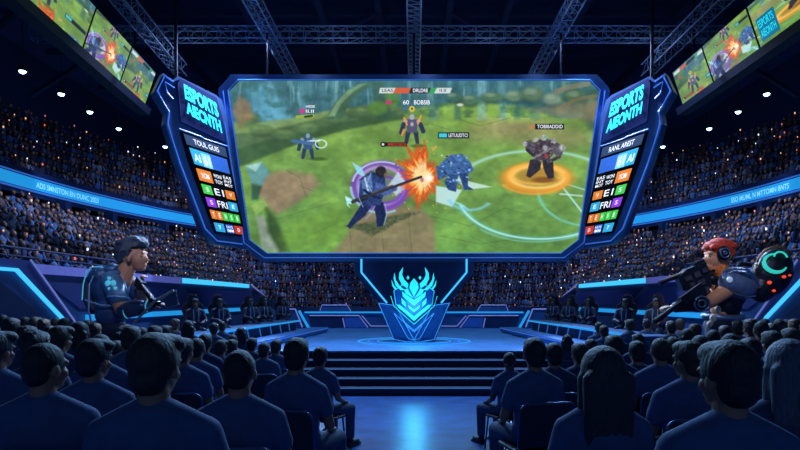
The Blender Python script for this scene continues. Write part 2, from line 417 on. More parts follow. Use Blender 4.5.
# end wall of the arena floor and infill behind the stage
bm = NB(); prev = None
for i in range(-40, 41):
    ph = math.pi/2-i/40*math.pi/2*.86; r = rad(ph, 9.8, 18.5, 5); x, y = r*math.cos(ph), CY+r*math.sin(ph)
    zt = 2.72-1.35*sm(34.5, 41, y)
    col = [bm.verts.new((x, y, 0)), bm.verts.new((x, y, zt))]
    if prev: bm.faces.new((prev[0], col[0], col[1], prev[1]))
    prev = col
struct('wall_far_end', bm, M_deep)
bm = NB(); prism(bm, [(-9.6,24,0),(9.6,24,0),(9.6,42.4,0),(-9.6,42.4,0)], (0,0,-.05)); struct('floor_rear', bm, M_dark)
# columns under the balcony
for side in (-1, 1):
    for k, t in enumerate((-1.5, .12, .25, .4)):
        p = ring_pt(t, .98, 'low'); bm = NB(); box(bm, (side*p.x, p.y, 5.2), (.45,.45,2.2)); struct('column', bm, M_deep)
# outer shell and roof
bm = NB()
for x in (-26, 26): box(bm, (x, 24, 9), (.4, 70, 19))
box(bm, (0, 58, 9), (52, .4, 19)); struct('wall_outer', bm, mat('outer_wall_dark', (40,56,100), .9))
bm = NB(); box(bm, (0, 26, 18.6), (52.5, 66, .3)); struct('ceiling', bm, mat('roof_deck', (44,62,112), .85, vary=.2, scale=.3))
for x in (-13.5, -8.3, -4.6, -1.75, 1.75, 4.6, 8.3, 13.5):
    bm = NB(); box(bm, (x, 30, 16.2), (.3, 50, .45)); struct('roof_beam', bm, M_truss2)
for y in (22, 27, 31, 36, 42):
    bm = NB(); box(bm, (0, y, 16.7), (44, .3, .4)); struct('roof_beam', bm, M_truss2)
for s in (-1, 1):
    for y in (24, 29.5):
        bm = NB(); bar(bm, (s*1.8, y, 16.), (s*4.6, y+3.2, 16.), .18); struct('roof_brace', bm, M_truss2)
        bm = NB(); bar(bm, (s*13, y, 15.6), (s*22, y+5, 13.6), .2); struct('roof_brace', bm, M_truss2)

# lighting trusses
def truss(label, a, b, sz=.52, name='lighting_truss', up=Vector((0,0,1)), m=None, group=None, pitch=.6):
    a = Vector(a); b = Vector(b); d = (b-a); L = d.length; d.normalize(); sd = d.cross(up).normalized(); u = sd.cross(d).normalized()
    mid = (a+b)/2; T = thing(name, label, 'truss', mid, 0, group)
    cor = [(-1,-1),(1,-1),(1,1),(-1,1)]; h = sz/2; m = m or M_truss
    for cx, cz in cor:
        bm = NB(); tube(bm, [a-mid+sd*cx*h+u*cz*h, b-mid+sd*cx*h+u*cz*h], .03, 6); fin('chord', bm, m, T)
    n = int(L/pitch); bm = NB()
    for k in range(n):
        p = a-mid+d*(k*pitch); q = p+d*pitch
        for (c0, c1) in ((0,1),(1,2),(2,3),(3,0)):
            A_ = sd*cor[c0][0]*h+u*cor[c0][1]*h; B_ = sd*cor[c1][0]*h+u*cor[c1][1]*h
            bar(bm, p+A_, p+B_, .025); bar(bm, p+A_, q+B_, .022)
    fin('lacing', bm, m, T); return T
truss('blue box truss running over the stage centre line above the big screen', (0,16,12.9), (0,44,12.9), pitch=.42)
truss('long blue cross truss hung beneath the roof in front of the big screen', (-16,25.2,13.0), (16,25.2,13.0), .5)
truss('blue roof truss parallel to the centre truss, on the tablet man\'s side', (-5.95,16,12.9), (-5.95,42,12.9), .48)
truss('blue roof truss parallel to the centre truss, on the gunner\'s side', (5.95,16,12.9), (5.95,42,12.9), .48)

# ring of downlights
M_lamp = mat('downlight_lens', (220,240,255), .3, emit=(170,215,255), strength=9)
dl = None
for s in (-1, 1):
    for (x, y) in ((15.4,23.6),(15.4,26.2),(15.5,28.7),(15.5,31.5),(14.6,35.2),(12.4,39.)):
        if dl is None:
            dl = thing('downlight', 'small round white downlight in the row hung over the stands', 'light', (0,0,0), 0, 'row of white downlights over the stands')
            bm = NB(); tube(bm, [(0,0,.0),(0,0,.22)], .2, 20, r1=.14); fin('housing', bm, M_black, dl, True)
            bm = NB(); ell(bm, (0,0,.0), (.13,.13,.1)); fin('lens', bm, M_lamp, dl)
            bm = NB(); tube(bm, [(0,0,.22),(0,0,4.6)], .02, 6); fin('rod', bm, M_black, dl)
            o = dl
        else: o = copy_tree(dl)
        o.location = (s*x, y, 10.85)
        L = bpy.data.lights.new('downlight_lamp', 'SPOT'); L.energy = 200; L.color = (.45,.6,1); L.spot_size = 2.1; L.spot_blend = 1; L.shadow_soft_size = .12
        lo = bpy.data.objects.new('downlight_lamp', L); COL.objects.link(lo); lo.location = (s*x, y, 10.78)
        lo.rotation_euler = (Vector((-s*1, -.3, -3))).to_track_quat('-Z', 'Y').to_euler()
# ---------------------------------------------------------------- the game picture on the big screen, worked out as a grid of glowing dots
SC = 2.0; CX0, CY0, CX1, CY1 = 226, 78, 604, 257
W_, H_ = int((CX1-CX0)*SC), int((CY1-CY0)*SC)
img = np.zeros((H_, W_, 3))
yy, xx = np.mgrid[0:H_, 0:W_]; xx = xx/SC+CX0; yy = yy/SC+CY0
def vnoise(sx, sy, seed, octv=3):
    out = np.zeros((H_, W_)); amp = 1; tot = 0
    for o_ in range(octv):
        r = np.random.default_rng(seed+o_); G = r.random((80, 160)); fx, fy = xx/sx*2**o_, yy/sy*2**o_
        i, j = np.floor(fx).astype(int), np.floor(fy).astype(int); u, v = fx-i, fy-j; u = u*u*(3-2*u); v = v*v*(3-2*v)
        g_ = lambda a, b: G[b % 80, a % 160]
        out += amp*((g_(i,j)*(1-u)+g_(i+1,j)*u)*(1-v)+(g_(i,j+1)*(1-u)+g_(i+1,j+1)*u)*v); tot += amp; amp *= .5
    return out/tot
def blend(mask, c, a=1.):
    m = np.clip(mask*a, 0, 1)[..., None]; img[:] = img*(1-m)+np.array(c, float)*m
def pmask(pts, soft=.5):
    pts = np.array(pts, float); x0, y0 = pts.min(0)-soft*3-1; x1, y1 = pts.max(0)+soft*3+1
    i0, i1 = max(0, int((x0-CX0)*SC)), min(W_, int((x1-CX0)*SC)+1); j0, j1 = max(0, int((y0-CY0)*SC)), min(H_, int((y1-CY0)*SC)+1)
    M = np.zeros((H_, W_))
    if i1 <= i0 or j1 <= j0: return M
    X, Y = xx[j0:j1, i0:i1], yy[j0:j1, i0:i1]; ins = np.zeros(X.shape, bool); D = np.full(X.shape, 1e9)
    for k in range(len(pts)):
        a, b = pts[k-1], pts[k]; d = b-a; L = max(d@d, 1e-9)
        t = np.clip(((X-a[0])*d[0]+(Y-a[1])*d[1])/L, 0, 1); D = np.minimum(D, np.hypot(X-a[0]-t*d[0], Y-a[1]-t*d[1]))
        c = (a[1] > Y) != (b[1] > Y)
        with np.errstate(divide='ignore', invalid='ignore'): ins ^= c & (X < (b[0]-a[0])*(Y-a[1])/(b[1]-a[1])+a[0])
    sd = np.where(ins, D, -D); M[j0:j1, i0:i1] = np.clip(sd/(2*soft)+.5, 0, 1); return M
def poly(pts, c, a=1., soft=.5): blend(pmask(pts, soft), c, a)
def oval(cx, cy, rx, ry, c, a=1., soft=.15, rot=0.):
    X, Y = xx-cx, yy-cy; X, Y = X*math.cos(rot)+Y*math.sin(rot), -X*math.sin(rot)+Y*math.cos(rot)
    blend(np.clip((1-np.hypot(X/rx, Y/ry))/soft, 0, 1), c, a)
def ringp(cx, cy, rx, ry, w_, c, a=1., a0=-999, a1=999, rot=0.):
    X, Y = xx-cx, yy-cy; X, Y = X*math.cos(rot)+Y*math.sin(rot), -X*math.sin(rot)+Y*math.cos(rot)
    r = np.hypot(X/rx, Y/ry); m = np.exp(-((r-1)*min(rx, ry)/w_)**2); an = np.degrees(np.arctan2(Y, X))
    if a0 > -900: m = m*((an >= a0) & (an <= a1) if a0 <= a1 else ((an >= a0) | (an <= a1)))
    blend(m, c, a)
def linep(pts, w_, c, a=1.):
    m = np.zeros((H_, W_)); pts = np.array(pts, float)
    for p, q in zip(pts, pts[1:]):
        d = q-p; L = max(d@d, 1e-9); t = np.clip(((xx-p[0])*d[0]+(yy-p[1])*d[1])/L, 0, 1)
        m = np.maximum(m, np.clip((w_-np.hypot(xx-p[0]-t*d[0], yy-p[1]-t*d[1]))*2+.5, 0, 1))
    blend(m, c, a)
# meadow
t = np.clip((yy-100)/150, 0, 1)[..., None]
img[:] = np.array((118,152,74))*(1-t)+np.array((100,148,72))*t
n1 = vnoise(46, 20, 1); n2 = vnoise(14, 7, 5); n3 = vnoise(5, 3, 9)
img *= (.72+.34*n1+.2*n2+.1*n3)[..., None]
blend(np.clip((n1-.55)*5, 0, 1), (140,182,74), .4)
# distant forest and waterfall light
poly([(226,78),(604,78),(604,118),(560,118),(520,106),(470,100),(440,104),(420,108),(400,112),(340,116),(300,122),(262,132),(226,150)], (70,118,128), 1, 2)
for x, wd, c, lean in ((262,9,(150,205,225),14),(283,5,(60,100,112),10),(296,6,(92,150,165),6),(312,7,(50,92,104),4),(330,5,(100,160,172),2),(345,8,(58,100,108),0),(372,6,(90,140,150),-2),(392,10,(52,92,98),0),(430,8,(80,130,138),0),(455,6,(52,96,100),0),(478,8,(140,195,205),0),(498,7,(120,180,192),2),(515,5,(60,104,104),0),(535,9,(84,126,116),-4),(560,8,(100,128,92),-6),(585,9,(64,96,84),-3)):
    poly([(x,80),(x+wd,80),(x+wd+lean,120),(x+lean-1,120)], c, .55, 1.5)
poly([(246,84),(270,84),(300,128),(275,132),(252,110)], (100,170,200), .75, 3)
blend(((yy < 118)*np.clip((vnoise(9, 7, 31)-.5)*4, 0, 1)), (44,84,74), .55)
blend(np.clip((112-yy)/20, 0, 1)*np.clip((vnoise(5, 26, 77)-.5)*6, 0, 1), (40,84,100), .6)
blend(np.clip((112-yy)/20, 0, 1)*np.clip((vnoise(4, 24, 87)-.62)*8, 0, 1), (150,200,205), .5)
# mossy wall of stones, left
poly([(229,122),(250,128),(276,127),(300,121),(330,112),(352,107),(380,104),(402,108),(404,118),(380,123),(345,130),(310,140),(270,154),(240,166),(232,168)], (84,112,76), 1, 1.2)
poly([(229,122),(262,122),(300,117),(345,107),(352,110),(300,124),(262,132),(232,134)], (132,158,92), .8, 1.2)
poly([(232,150),(262,142),(300,133),(345,122),(385,116),(404,114),(404,119),(345,130),(300,143),(240,167)], (52,84,50), .65, 1.6)
for (x,y,rx,ry) in ((248,118,12,8),(262,130,11,7),(284,134,12,8),(308,128,13,8),(336,118,12,7),(362,112,13,7),(388,108,12,6)):
    oval(x,y+1.5,rx*1.3,ry*1.1,(52,80,54),.55,.5); oval(x,y,rx*1.2,ry*.9,(92,124,80),.8,.5); oval(x-1,y-2,rx*.9,ry*.4,(132,158,102),.5,.8)
poly([(232,110),(240,95),(250,103),(254,118),(240,128)], (140,116,86), .8, 2)
# arch of vine
poly([(326,120),(334,104),(345,92),(358,84),(372,82),(384,82),(368,88),(356,96),(347,108),(343,118)], (70,108,84), 1, .8); poly([(328,117),(336,103),(347,91),(360,84),(366,84),(352,93),(341,104),(335,116)], (132,166,122), .85, 1.)
poly([(372,82),(384,82),(392,118),(376,120)], (58,92,74), .8, 1.5)
for (x,y,rx,ry) in ((378,108,12,9),(392,98,9,12)): oval(x,y,rx,ry,(92,136,60),.8,.4)
for (x,y,rx,ry,c) in ((470,100,12,6,(84,120,92)),(492,97,14,6,(88,124,86)),(514,96,12,7,(110,140,104)),(532,94,14,9,(96,122,84)),(552,99,12,8,(130,150,128)),(454,97,10,6,(70,110,92)),(575,96,14,9,(84,110,70)),(594,108,12,22,(62,92,72))):
    oval(x,y+2,rx*1.1,ry*1.2,(38,66,58),.6,.5); oval(x,y,rx,ry,c,.9,.45); oval(x-2,y-2,rx*.6,ry*.45,(160,180,150),.5,.6)
poly([(528,110),(600,100),(600,124),(560,116)], (132,122,86), .7, 3)
linep([(556,92),(566,88),(588,84)], 2.5, (148,132,96), .8); linep([(560,108),(575,100),(596,96)], 2, (120,112,80), .8)
# bare earth
poly([(468,126),(500,120),(540,124),(580,130),(592,142),(560,150),(510,142),(470,140)], (150,134,100), .55, 6)
poly([(478,118),(510,122),(550,120),(540,130),(500,134)], (158,140,106), .45, 5)
poly([(262,176),(285,170),(312,174),(320,184),(300,202),(278,214),(262,204),(258,188)], (152,132,104), .95, 3)
poly([(346,236),(356,212),(392,205),(420,208),(434,220),(436,256),(330,256)], (142,126,98), .9, 3)
for L_ in ([(268,222),(300,212),(330,203)],[(300,240),(330,226),(345,220)],[(350,232),(352,256)],[(380,210),(384,256)],[(408,210),(412,256)],[(430,216),(470,226),(505,208)],[(440,236),(480,244),(520,238)],[(505,208),(525,214),(545,206),(565,222)],[(300,186),(315,192)],[(286,170),(300,178),(306,196)],[(460,120),(480,126),(510,118)],[(400,128),(430,124),(450,130)],[(470,236),(500,250)],[(415,196),(450,206)]):
    linep(L_, .3, (66,94,50), .55)
# boulders at the lower left
poly([(246,166),(262,162),(270,172),(262,186),(252,184)], (96,148,152), .95, 1.2); poly([(246,166),(262,162),(256,172)], (168,208,200), .8, 1)
poly([(252,184),(262,186),(258,200),(252,200)], (52,84,72), .9, 1.5)
poly([(252,206),(264,198),(268,206),(256,216)], (138,176,92), 1, 1.2)
poly([(256,216),(264,216),(272,236),(282,252),(262,250)], (142,160,140), 1, 1.5)
poly([(266,208),(276,218),(290,252),(280,253),(268,232)], (46,70,36), .8, 2.5)
poly([(288,222),(340,205),(352,226),(330,252),(290,252),(280,240)], (120,166,58), .45, 6)
# painterly contrast: light and dark daubs over ground, wall and boulders
def texture(mask, amt=.35, s=2.2, seed=50):
    n = (vnoise(s, s*.8, seed, 2)-.5)*2*amt; img[:] = np.clip(img*(1+(n*mask)[..., None]), 0, 255)
texture(np.ones((H_, W_)), .12, 16, 60); texture(np.ones((H_, W_)), .09, 5, 61)
blend(np.clip((vnoise(30, 10, 90)-.6)*6, 0, 1)*(yy > 120), (78,122,52), .16)
# rings of light on the ground
ringp(540, 194, 82, 45, 1.6, (110,214,218), .85, 30, 172); ringp(540, 194, 82, 45, .6, (215,248,248), .75, 30, 172); ringp(536, 197, 80, 45, .7, (140,220,220), .5, 40, 150)
ringp(536, 185, 78, 34, 1.4, (170,225,215), .8, -176, -18); ringp(590, 190, 52, 36, 1.2, (120,225,225), .6, 90, 200)
linep([(560,184),(585,216)], 1, (170,238,238), .8); linep([(560,194),(582,196)], .9, (200,240,230), .7); linep([(566,184),(604,196)], .8, (170,238,238), .6)
# helper: little fighters
def speckle(before, amt, s_, seed):  # random tonal speckle over whatever was painted since the snapshot
    texture(np.clip((np.abs(img-before).sum(-1)-24)/40, 0, 1), amt, s_, seed)
def fighter(cx, cy, s, c1, c2, c3):
    for dx, w0 in ((-.16, .09), (.16, .09)):
        poly([(cx+(dx*.8-w0)*s, cy-.45*s),(cx+(dx*.8+w0)*s, cy-.45*s),(cx+(dx*1.3+w0*.6)*s, cy),(cx+(dx*1.3-w0*.8)*s, cy)], c1, 1, .4)
    poly([(cx-.2*s,cy-.88*s),(cx+.2*s,cy-.88*s),(cx+.18*s,cy-.4*s),(cx-.18*s,cy-.4*s)], c2, 1, .4)
    oval(cx-.24*s, cy-.8*s, .1*s, .1*s, c3, .9, .4); oval(cx+.24*s, cy-.8*s, .1*s, .1*s, c3, .9, .4)
    oval(cx, cy-.96*s, .1*s, .12*s, c3, 1, .3); oval(cx, cy-.7*s, .08*s, .1*s, (220,210,200), .7, .5)
    linep([(cx-.3*s,cy-.7*s),(cx-.38*s,cy-.4*s)], .08*s, c1); linep([(cx+.3*s,cy-.7*s),(cx+.4*s,cy-.45*s)], .08*s, c1)
S0_ = img.copy()
# far left gunner
oval(318,159,12,2.5,(60,92,40),.8,.5); fighter(308, 159, 24, (44,62,96), (58,86,130), (130,160,190))
linep([(293,141),(312,144)], 1.6, (70,110,160)); ringp(321,144,5.5,4,.6,(220,250,250),.95); linep([(310,141),(320,141)],.6,(220,250,250))
# far middle figure with sparks
oval(418,146,10,2.5,(60,84,40),.7,.5); fighter(412, 144, 28, (52,54,84), (86,84,116), (176,170,190)); linep([(404,118),(407,125)], .8, (240,150,60)); linep([(421,116),(418,124)], .8, (240,160,60))
linep([(402,135),(404,130)],1,(240,160,70),.9); linep([(433,150),(436,147)],1,(240,170,70),.8)
# armoured brute in its ring of fire
oval(537,176,30,14,(226,130,34),.6,.6); ringp(537,178,30,13,3.2,(236,150,40),.95); ringp(538,177,27,11,1.6,(255,206,110),.95); ringp(534,179,33,15,1.2,(240,170,60),.7,-10,170); ringp(536,174,25,10,1.5,(255,190,80),.7)
oval(544,180,16,4,(120,72,24),.8,.5)
S0_ = img.copy()
poly([(530,160),(542,158),(540,170),(530,178),(526,176)], (50,44,52)); poly([(542,158),(553,162),(554,178),(548,179),(543,168)], (46,40,48))
poly([(533,143),(543,138),(553,141),(556,150),(549,160),(535,161),(531,152)], (74,62,72)); poly([(523,142),(531,140),(535,146),(532,152),(526,150)], (84,76,88)); poly([(551,141),(560,144),(563,152),(560,159),(553,153)], (92,86,96)); linep([(527,150),(534,156)], 1.6, (52,46,56)); linep([(559,157),(548,162)], 1.8, (70,62,72))
for (x,y,r_) in ((544,138,4),(536,140,3),(553,141,3.5),(562,148,4),(525,144,3),(545,148,3.5)): oval(x,y,r_,r_,(168,170,180),.9,.5)
oval(545,137.5,2,1.8,(120,190,170),.9); oval(546,156,3,3,(150,60,66),.9,.5); linep([(534,158),(552,148)], 1.1, (128,124,130))
for i in range(40):
    x, y = 532+rng.random()*30, 140+rng.random()*24; oval(x, y, 1.1, .9, (30,28,36) if i % 2 else (150,146,156), .7, .6)
speckle(S0_, .32, 1.8, 71)
# burst and blue golem, centre
oval(383,186,34,26,(120,74,190),.35,.7)
ringp(381,186,27,23,2.6,(122,66,200),.9); ringp(381,186,23,19,1.3,(196,140,250),.9); ringp(382,187,31,26,1.1,(160,220,255),.8,60,190); ringp(382,187,30,25,.9,(210,235,255),.8,-170,-60); ringp(385,190,17,13,1.4,(110,60,190),.8)
poly([(352,162),(362,168),(366,178),(358,174)], (150,220,240), .9); poly([(398,172),(408,186),(396,196),(388,186)], (208,236,250), .75, 1)
cxb, cyb = 424, 178
an = np.arctan2(yy-cyb, xx-cxb); rr = np.hypot(xx-cxb, (yy-cyb)*.86)
edge = np.zeros_like(an)
for f_, p_, w0 in ((7, .4, .16), (13, 2.1, .2), (23, 4., .2), (37, 1.3, .14)): edge += w0*np.sin(f_*an+p_+rr*.05)
edge = (21+11*edge)*np.where(np.cos(an) > .2, .72, 1.)*np.where((np.sin(an) < -.5) & (np.cos(an) < .3), 1.25, 1.)
q_ = rr/edge+.25*(vnoise(4, 4, 200)-.5)
blend(np.clip((1.15-q_)*3, 0, 1), (214,78,30), .92); blend(np.clip((.9-q_)*3, 0, 1), (246,128,44), .95); blend(np.clip((.66-q_)*3, 0, 1), (255,186,84), .95)
blend(np.clip((.95-q_)*4, 0, 1)*np.clip((vnoise(3, 5, 210)-.55)*8, 0, 1), (176,52,26), .6)
blend(np.clip((1.5-rr/14)*1.4, 0, 1)*np.clip((.7-q_)*3, 0, 1), (255,236,176), .8); oval(cxb+5,cyb,6,6,(255,252,235),1,.7); oval(422,180,2.5,3.2,(170,90,150),.8,.6)
for k in range(26):
    a_ = rng.random()*6.283; r_ = 24+rng.random()*14; oval(cxb+r_*math.cos(a_), cyb+r_*math.sin(a_), .9, .9, (255,170,80), .9, .6)
poly([(436,186),(462,190),(452,207),(436,202)], (196,232,236), .9, .8); poly([(455,178),(492,187),(466,190)], (206,240,232), .85, .7); poly([(446,198),(472,212),(462,204)], (160,226,236), .9, .7)
ringp(470,196,22,14,1.4,(130,210,235),.7,20,170)
S1_ = img.copy()
poly([(440,164),(450,155),(462,154),(470,162),(474,170),(466,176),(446,176),(440,172)], (66,104,160)); poly([(449,174),(458,175),(456,192),(448,190),(444,182)], (48,76,130)); poly([(458,172),(468,174),(468,186),(474,190),(464,190)], (44,70,124)); poly([(436,166),(446,166),(444,178),(438,180)], (58,94,150))
for i in range(46):
    x, y = 441+rng.random()*30, 155+rng.random()*28; oval(x, y, 1.6, 1.1, [(150,196,232),(34,52,100),(96,142,200)][i % 3], .8, .5)
speckle(S1_, .3, 1.8, 73)
# rifleman in navy
S1_ = img.copy()
poly([(345,226),(372,222),(398,214),(420,212),(398,222),(385,230),(372,236),(360,230)], (64,80,52), .75, 1.6)
poly([(362,203),(372,206),(365,216),(355,224),(350,229),(347,226),(355,214)], (32,42,86)); poly([(373,204),(383,202),(386,214),(383,226),(377,227),(376,216)], (28,38,78))
poly([(359,180),(371,171),(385,176),(386,190),(380,205),(363,206),(359,196)], (44,62,112)); poly([(361,181),(371,174),(373,190),(364,196)], (98,134,190),.8); poly([(376,182),(390,188),(398,184),(397,190),(386,196),(374,192)], (72,96,160))
oval(381,172,6.2,6.5,(40,36,40),1,.25); oval(386,175,2.5,3.5,(120,96,88),.9,.4)
linep([(352,202),(372,195),(396,186),(421,177)], 1.3, (60,58,66)); linep([(352,202),(392,187)], 2, (84,84,96)); linep([(360,200),(366,197)], 2.5, (30,30,44))
poly([(345,196),(352,199),(352,204),(348,204),(350,208),(347,205)], (170,230,236)); linep([(364,190),(372,196),(380,198)], 1.2, (24,34,72)); linep([(365,178),(368,190)], .8, (190,214,240))
speckle(S1_, .3, 2., 74); linep([(352,202),(372,195),(396,186),(421,177)], 1.1, (52,50,58))
for L_ in ([(360,181),(358,196),(363,207)], [(375,206),(372,212),(366,219)], [(385,204),(387,214),(384,225)], [(371,173),(367,184),(372,192)]): linep(L_, .5, (150,180,225), .7)
# heads-up strips (their lettering is laid over them)
poly([(380,88),(396,88),(393,93.5),(379,93.5)], (232,232,232)); poly([(396,88),(411,88),(409,93.5),(393,93.5)], (236,86,44)); poly([(411,88),(431,88),(429,93.5),(409,93.5)], (18,18,20))
poly([(431,88),(437,88),(434,93.5),(429,93.5)], (36,170,70)); poly([(437,88),(452,88),(450,93.5),(434,93.5)], (232,232,232))
poly([(386,100.5),(391.5,100.5),(391.5,104.5),(386,104.5)], (200,60,110)); linep([(392,102),(401,102)], .9, (66,120,50)); oval(412,109,3.2,3.2,(240,214,70),1,.3); oval(412,109,1.8,1.8,(120,90,20),.9,.4)
poly([(300,109),(304.5,109),(304.5,113.5),(300,113.5)], (214,60,140)); linep([(297,117),(313,116)], 1.5, (150,180,60)); linep([(305,117),(312,116)], 1, (40,60,30))
poly([(381,142.5),(407,142.5),(407,146.5),(381,146.5)], (40,24,24)); poly([(388,143.3),(406,143.3),(406,145.8),(388,145.8)], (190,66,48)); oval(383,144.5,3,3,(20,22,28),1,.3); oval(383,144.5,1.6,1.6,(235,235,235),1,.4)
poly([(438,132.5),(469,132.5),(469,138.5),(438,138.5)], (24,36,48)); poly([(439,133.5),(447,133.5),(447,137.5),(439,137.5)], (70,205,225))
poly([(528,123.5),(531,127.5),(534,123.5),(532,130)], (240,110,40)); poly([(535,124),(564,124),(564,129.5),(535,129.5)], (26,30,34))
oval(460,105,4,1.8,(220,220,210),.9,.4)
# soft glare at the edges
blend(np.clip(1-(yy-80)/26, 0, 1)*.25, (90,150,160)); img = np.clip(img, 0, 255)
def to_lin(a): a = a/255.; return np.where(a <= .04045, a/12.92, ((a+.055)/1.055)**2.4)
LIN = to_lin(img)
def grid_mesh(name, nx, ny, pos, col, m, parent=None, keep=None):
    """pos, col: (ny+1)*(nx+1) arrays"""
    me = bpy.data.meshes.new(name); n = (nx+1)*(ny+1); me.vertices.add(n); me.vertices.foreach_set('co', pos.reshape(-1).astype(np.float32))
    j, i = np.mgrid[0:ny, 0:nx]; a = (j*(nx+1)+i).ravel(); q = np.stack([a, a+nx+1, a+nx+2, a+1], 1)
    if keep is not None: q = q[keep.ravel()]
    k = len(q); me.loops.add(k*4); me.polygons.add(k); me.loops.foreach_set('vertex_index', q.ravel().astype(np.int32))
    me.polygons.foreach_set('loop_start', (np.arange(k)*4).astype(np.int32)); me.update(calc_edges=True)
    ca = me.color_attributes.new('Col', 'FLOAT_COLOR', 'POINT'); ca.data.foreach_set('color', np.concatenate([col.reshape(-1, 3), np.ones((n, 1))], 1).ravel().astype(np.float32))
    me.materials.append(m); o = bpy.data.objects.new(name, me); link(o, parent); return o
M_screen = attr_mat('lit_screen_picture', True, 1.)
SD = 24.
big = thing('main_screen', 'huge trapezoid arena screen showing a sunlit green battle game above the stage', 'screen', (0,SD,3.5))
nx, ny = W_-1, H_-1
pos = np.stack([(xx-AX)/600*SD, np.full_like(xx, -.02), EYE+(300-yy)/600*SD-3.5], -1)
sp = [(239,81),(589,81),(599,91.5),(577.5,240),(560,253.5),(268,253.5),(250.5,240),(229,91.5)]
km = pmask(sp, .2)[:-1, :-1] > .4
grid_mesh('picture', nx, ny, pos, LIN, M_screen, big, km)
def PS(x, y, off=0.): p = P(x, y, SD); return p+Vector((0, off-SD, -3.5))
bm = NB(); outer = [(232,75.5),(596,75.5),(609,90),(587,245),(566,262),(262,262),(241,245),(219,90)]
A = [bm.verts.new(PS(x, y, -.12)) for x, y in outer]; B = [bm.verts.new(PS(x, y, -.12)) for x, y in sp]
A2 = [bm.verts.new(PS(x, y, .6)) for x, y in outer]; B2 = [bm.verts.new(PS(x, y, .02)) for x, y in sp]
for i in range(8):
    j = (i+1) % 8
    bm.faces.new((A[i], A[j], B[j], B[i])); bm.faces.new((A[i], A2[i], A2[j], A[j])); bm.faces.new((B[i], B[j], B2[j], B2[i]))
bm.faces.new(A2[::-1])
fin('bezel', bm, M_navy, big)
bm = NB(); tube(bm, [PS(x, y, -.13) for x, y in sp], .025, 6, closed=True); fin('inner_edge_light', bm, M_blueline, big)
bm = NB(); tube(bm, [PS(x, y, -.14) for x, y in [(604,92),(583,243),(563,258),(265,258),(245,243),(224,92)]], .022, 6); fin('outer_edge_light', bm, M_blueline, big)
# lettering of the picture
def scr(x0, y0, x1, y1, lean=0.): return lambda u, v: PS(x0+(x1-x0)*u, y0+(y1-y0)*v+lean*u, -.04)
Mw = mat('white_letters', (240,240,240), emit=(240,240,240), strength=1.); Mk = mat('dark_letters', (50,54,60), emit=(40,44,50), strength=1.)
for s_, m_, (x0,y0,x1,y1) in (('LEAS', Mk, (382,89.2,393,92.3)), ('DRLDRE', Mw, (413,89,428,92.6)), ('II.II', Mk, (439.5,89.3,446,92.2)), ('60', Mw, (403,100.5,409,104.8)), ('BOBSIB', Mw, (414,100.5,430,104.8)),
        ('LETUUDTCI', Mw, (448.5,133.8,467.5,137.4)), ('TOBIIIADDID', Mw, (537,125,562.5,128.6)), ('II.II', Mw, (306,110,314,113)), ('HESIE', Mw, (306,105.5,315,108)), ('LNMMNMI', mat('rust_letters', (90,30,24), emit=(80,24,18), strength=1.), (390,143.8,405,145.4))):
    bm = NB(); lettering(bm, s_, scr(x0, y0, x1, y1), .01); fin('lettering', bm, m_, big)
# struts up to the roof
for x in (-5.95, 0, 5.95):
    bm = NB(); tube(bm, [(x, .3, P(0,75.5,SD).z-3.5), (x, .3, 12.66-3.5)], .05, 6); fin('hanger', bm, M_dark, big)

# hanging blue panel with the V lights under the screen
vp = thing('stage_backdrop_panel', 'dark blue pointed panel edged with V-shaped cyan light under the big screen', 'panel', (0,23.5,1.6))
def PV(x, y, off=0.): return P(x, y, 23.5)+Vector((0, off-23.5, -1.6))
bm = NB(); prism(bm, [PV(x, y) for x, y in [(354,262),(474,262),(473,274),(447,306),(381,306),(355,274)]], (0,.25,0)); fin('panel', bm, M_deep, vp)
bm = NB()
for L_ in ([(361.5,259),(361.5,272.5),(387,303)], [(466.5,259),(466.5,272.5),(441,303)]):
    for a, b in zip(L_, L_[1:]): bar(bm, PV(*a, -.05), PV(*b, -.05), .07)
fin('neon_line', bm, M_chev, vp)

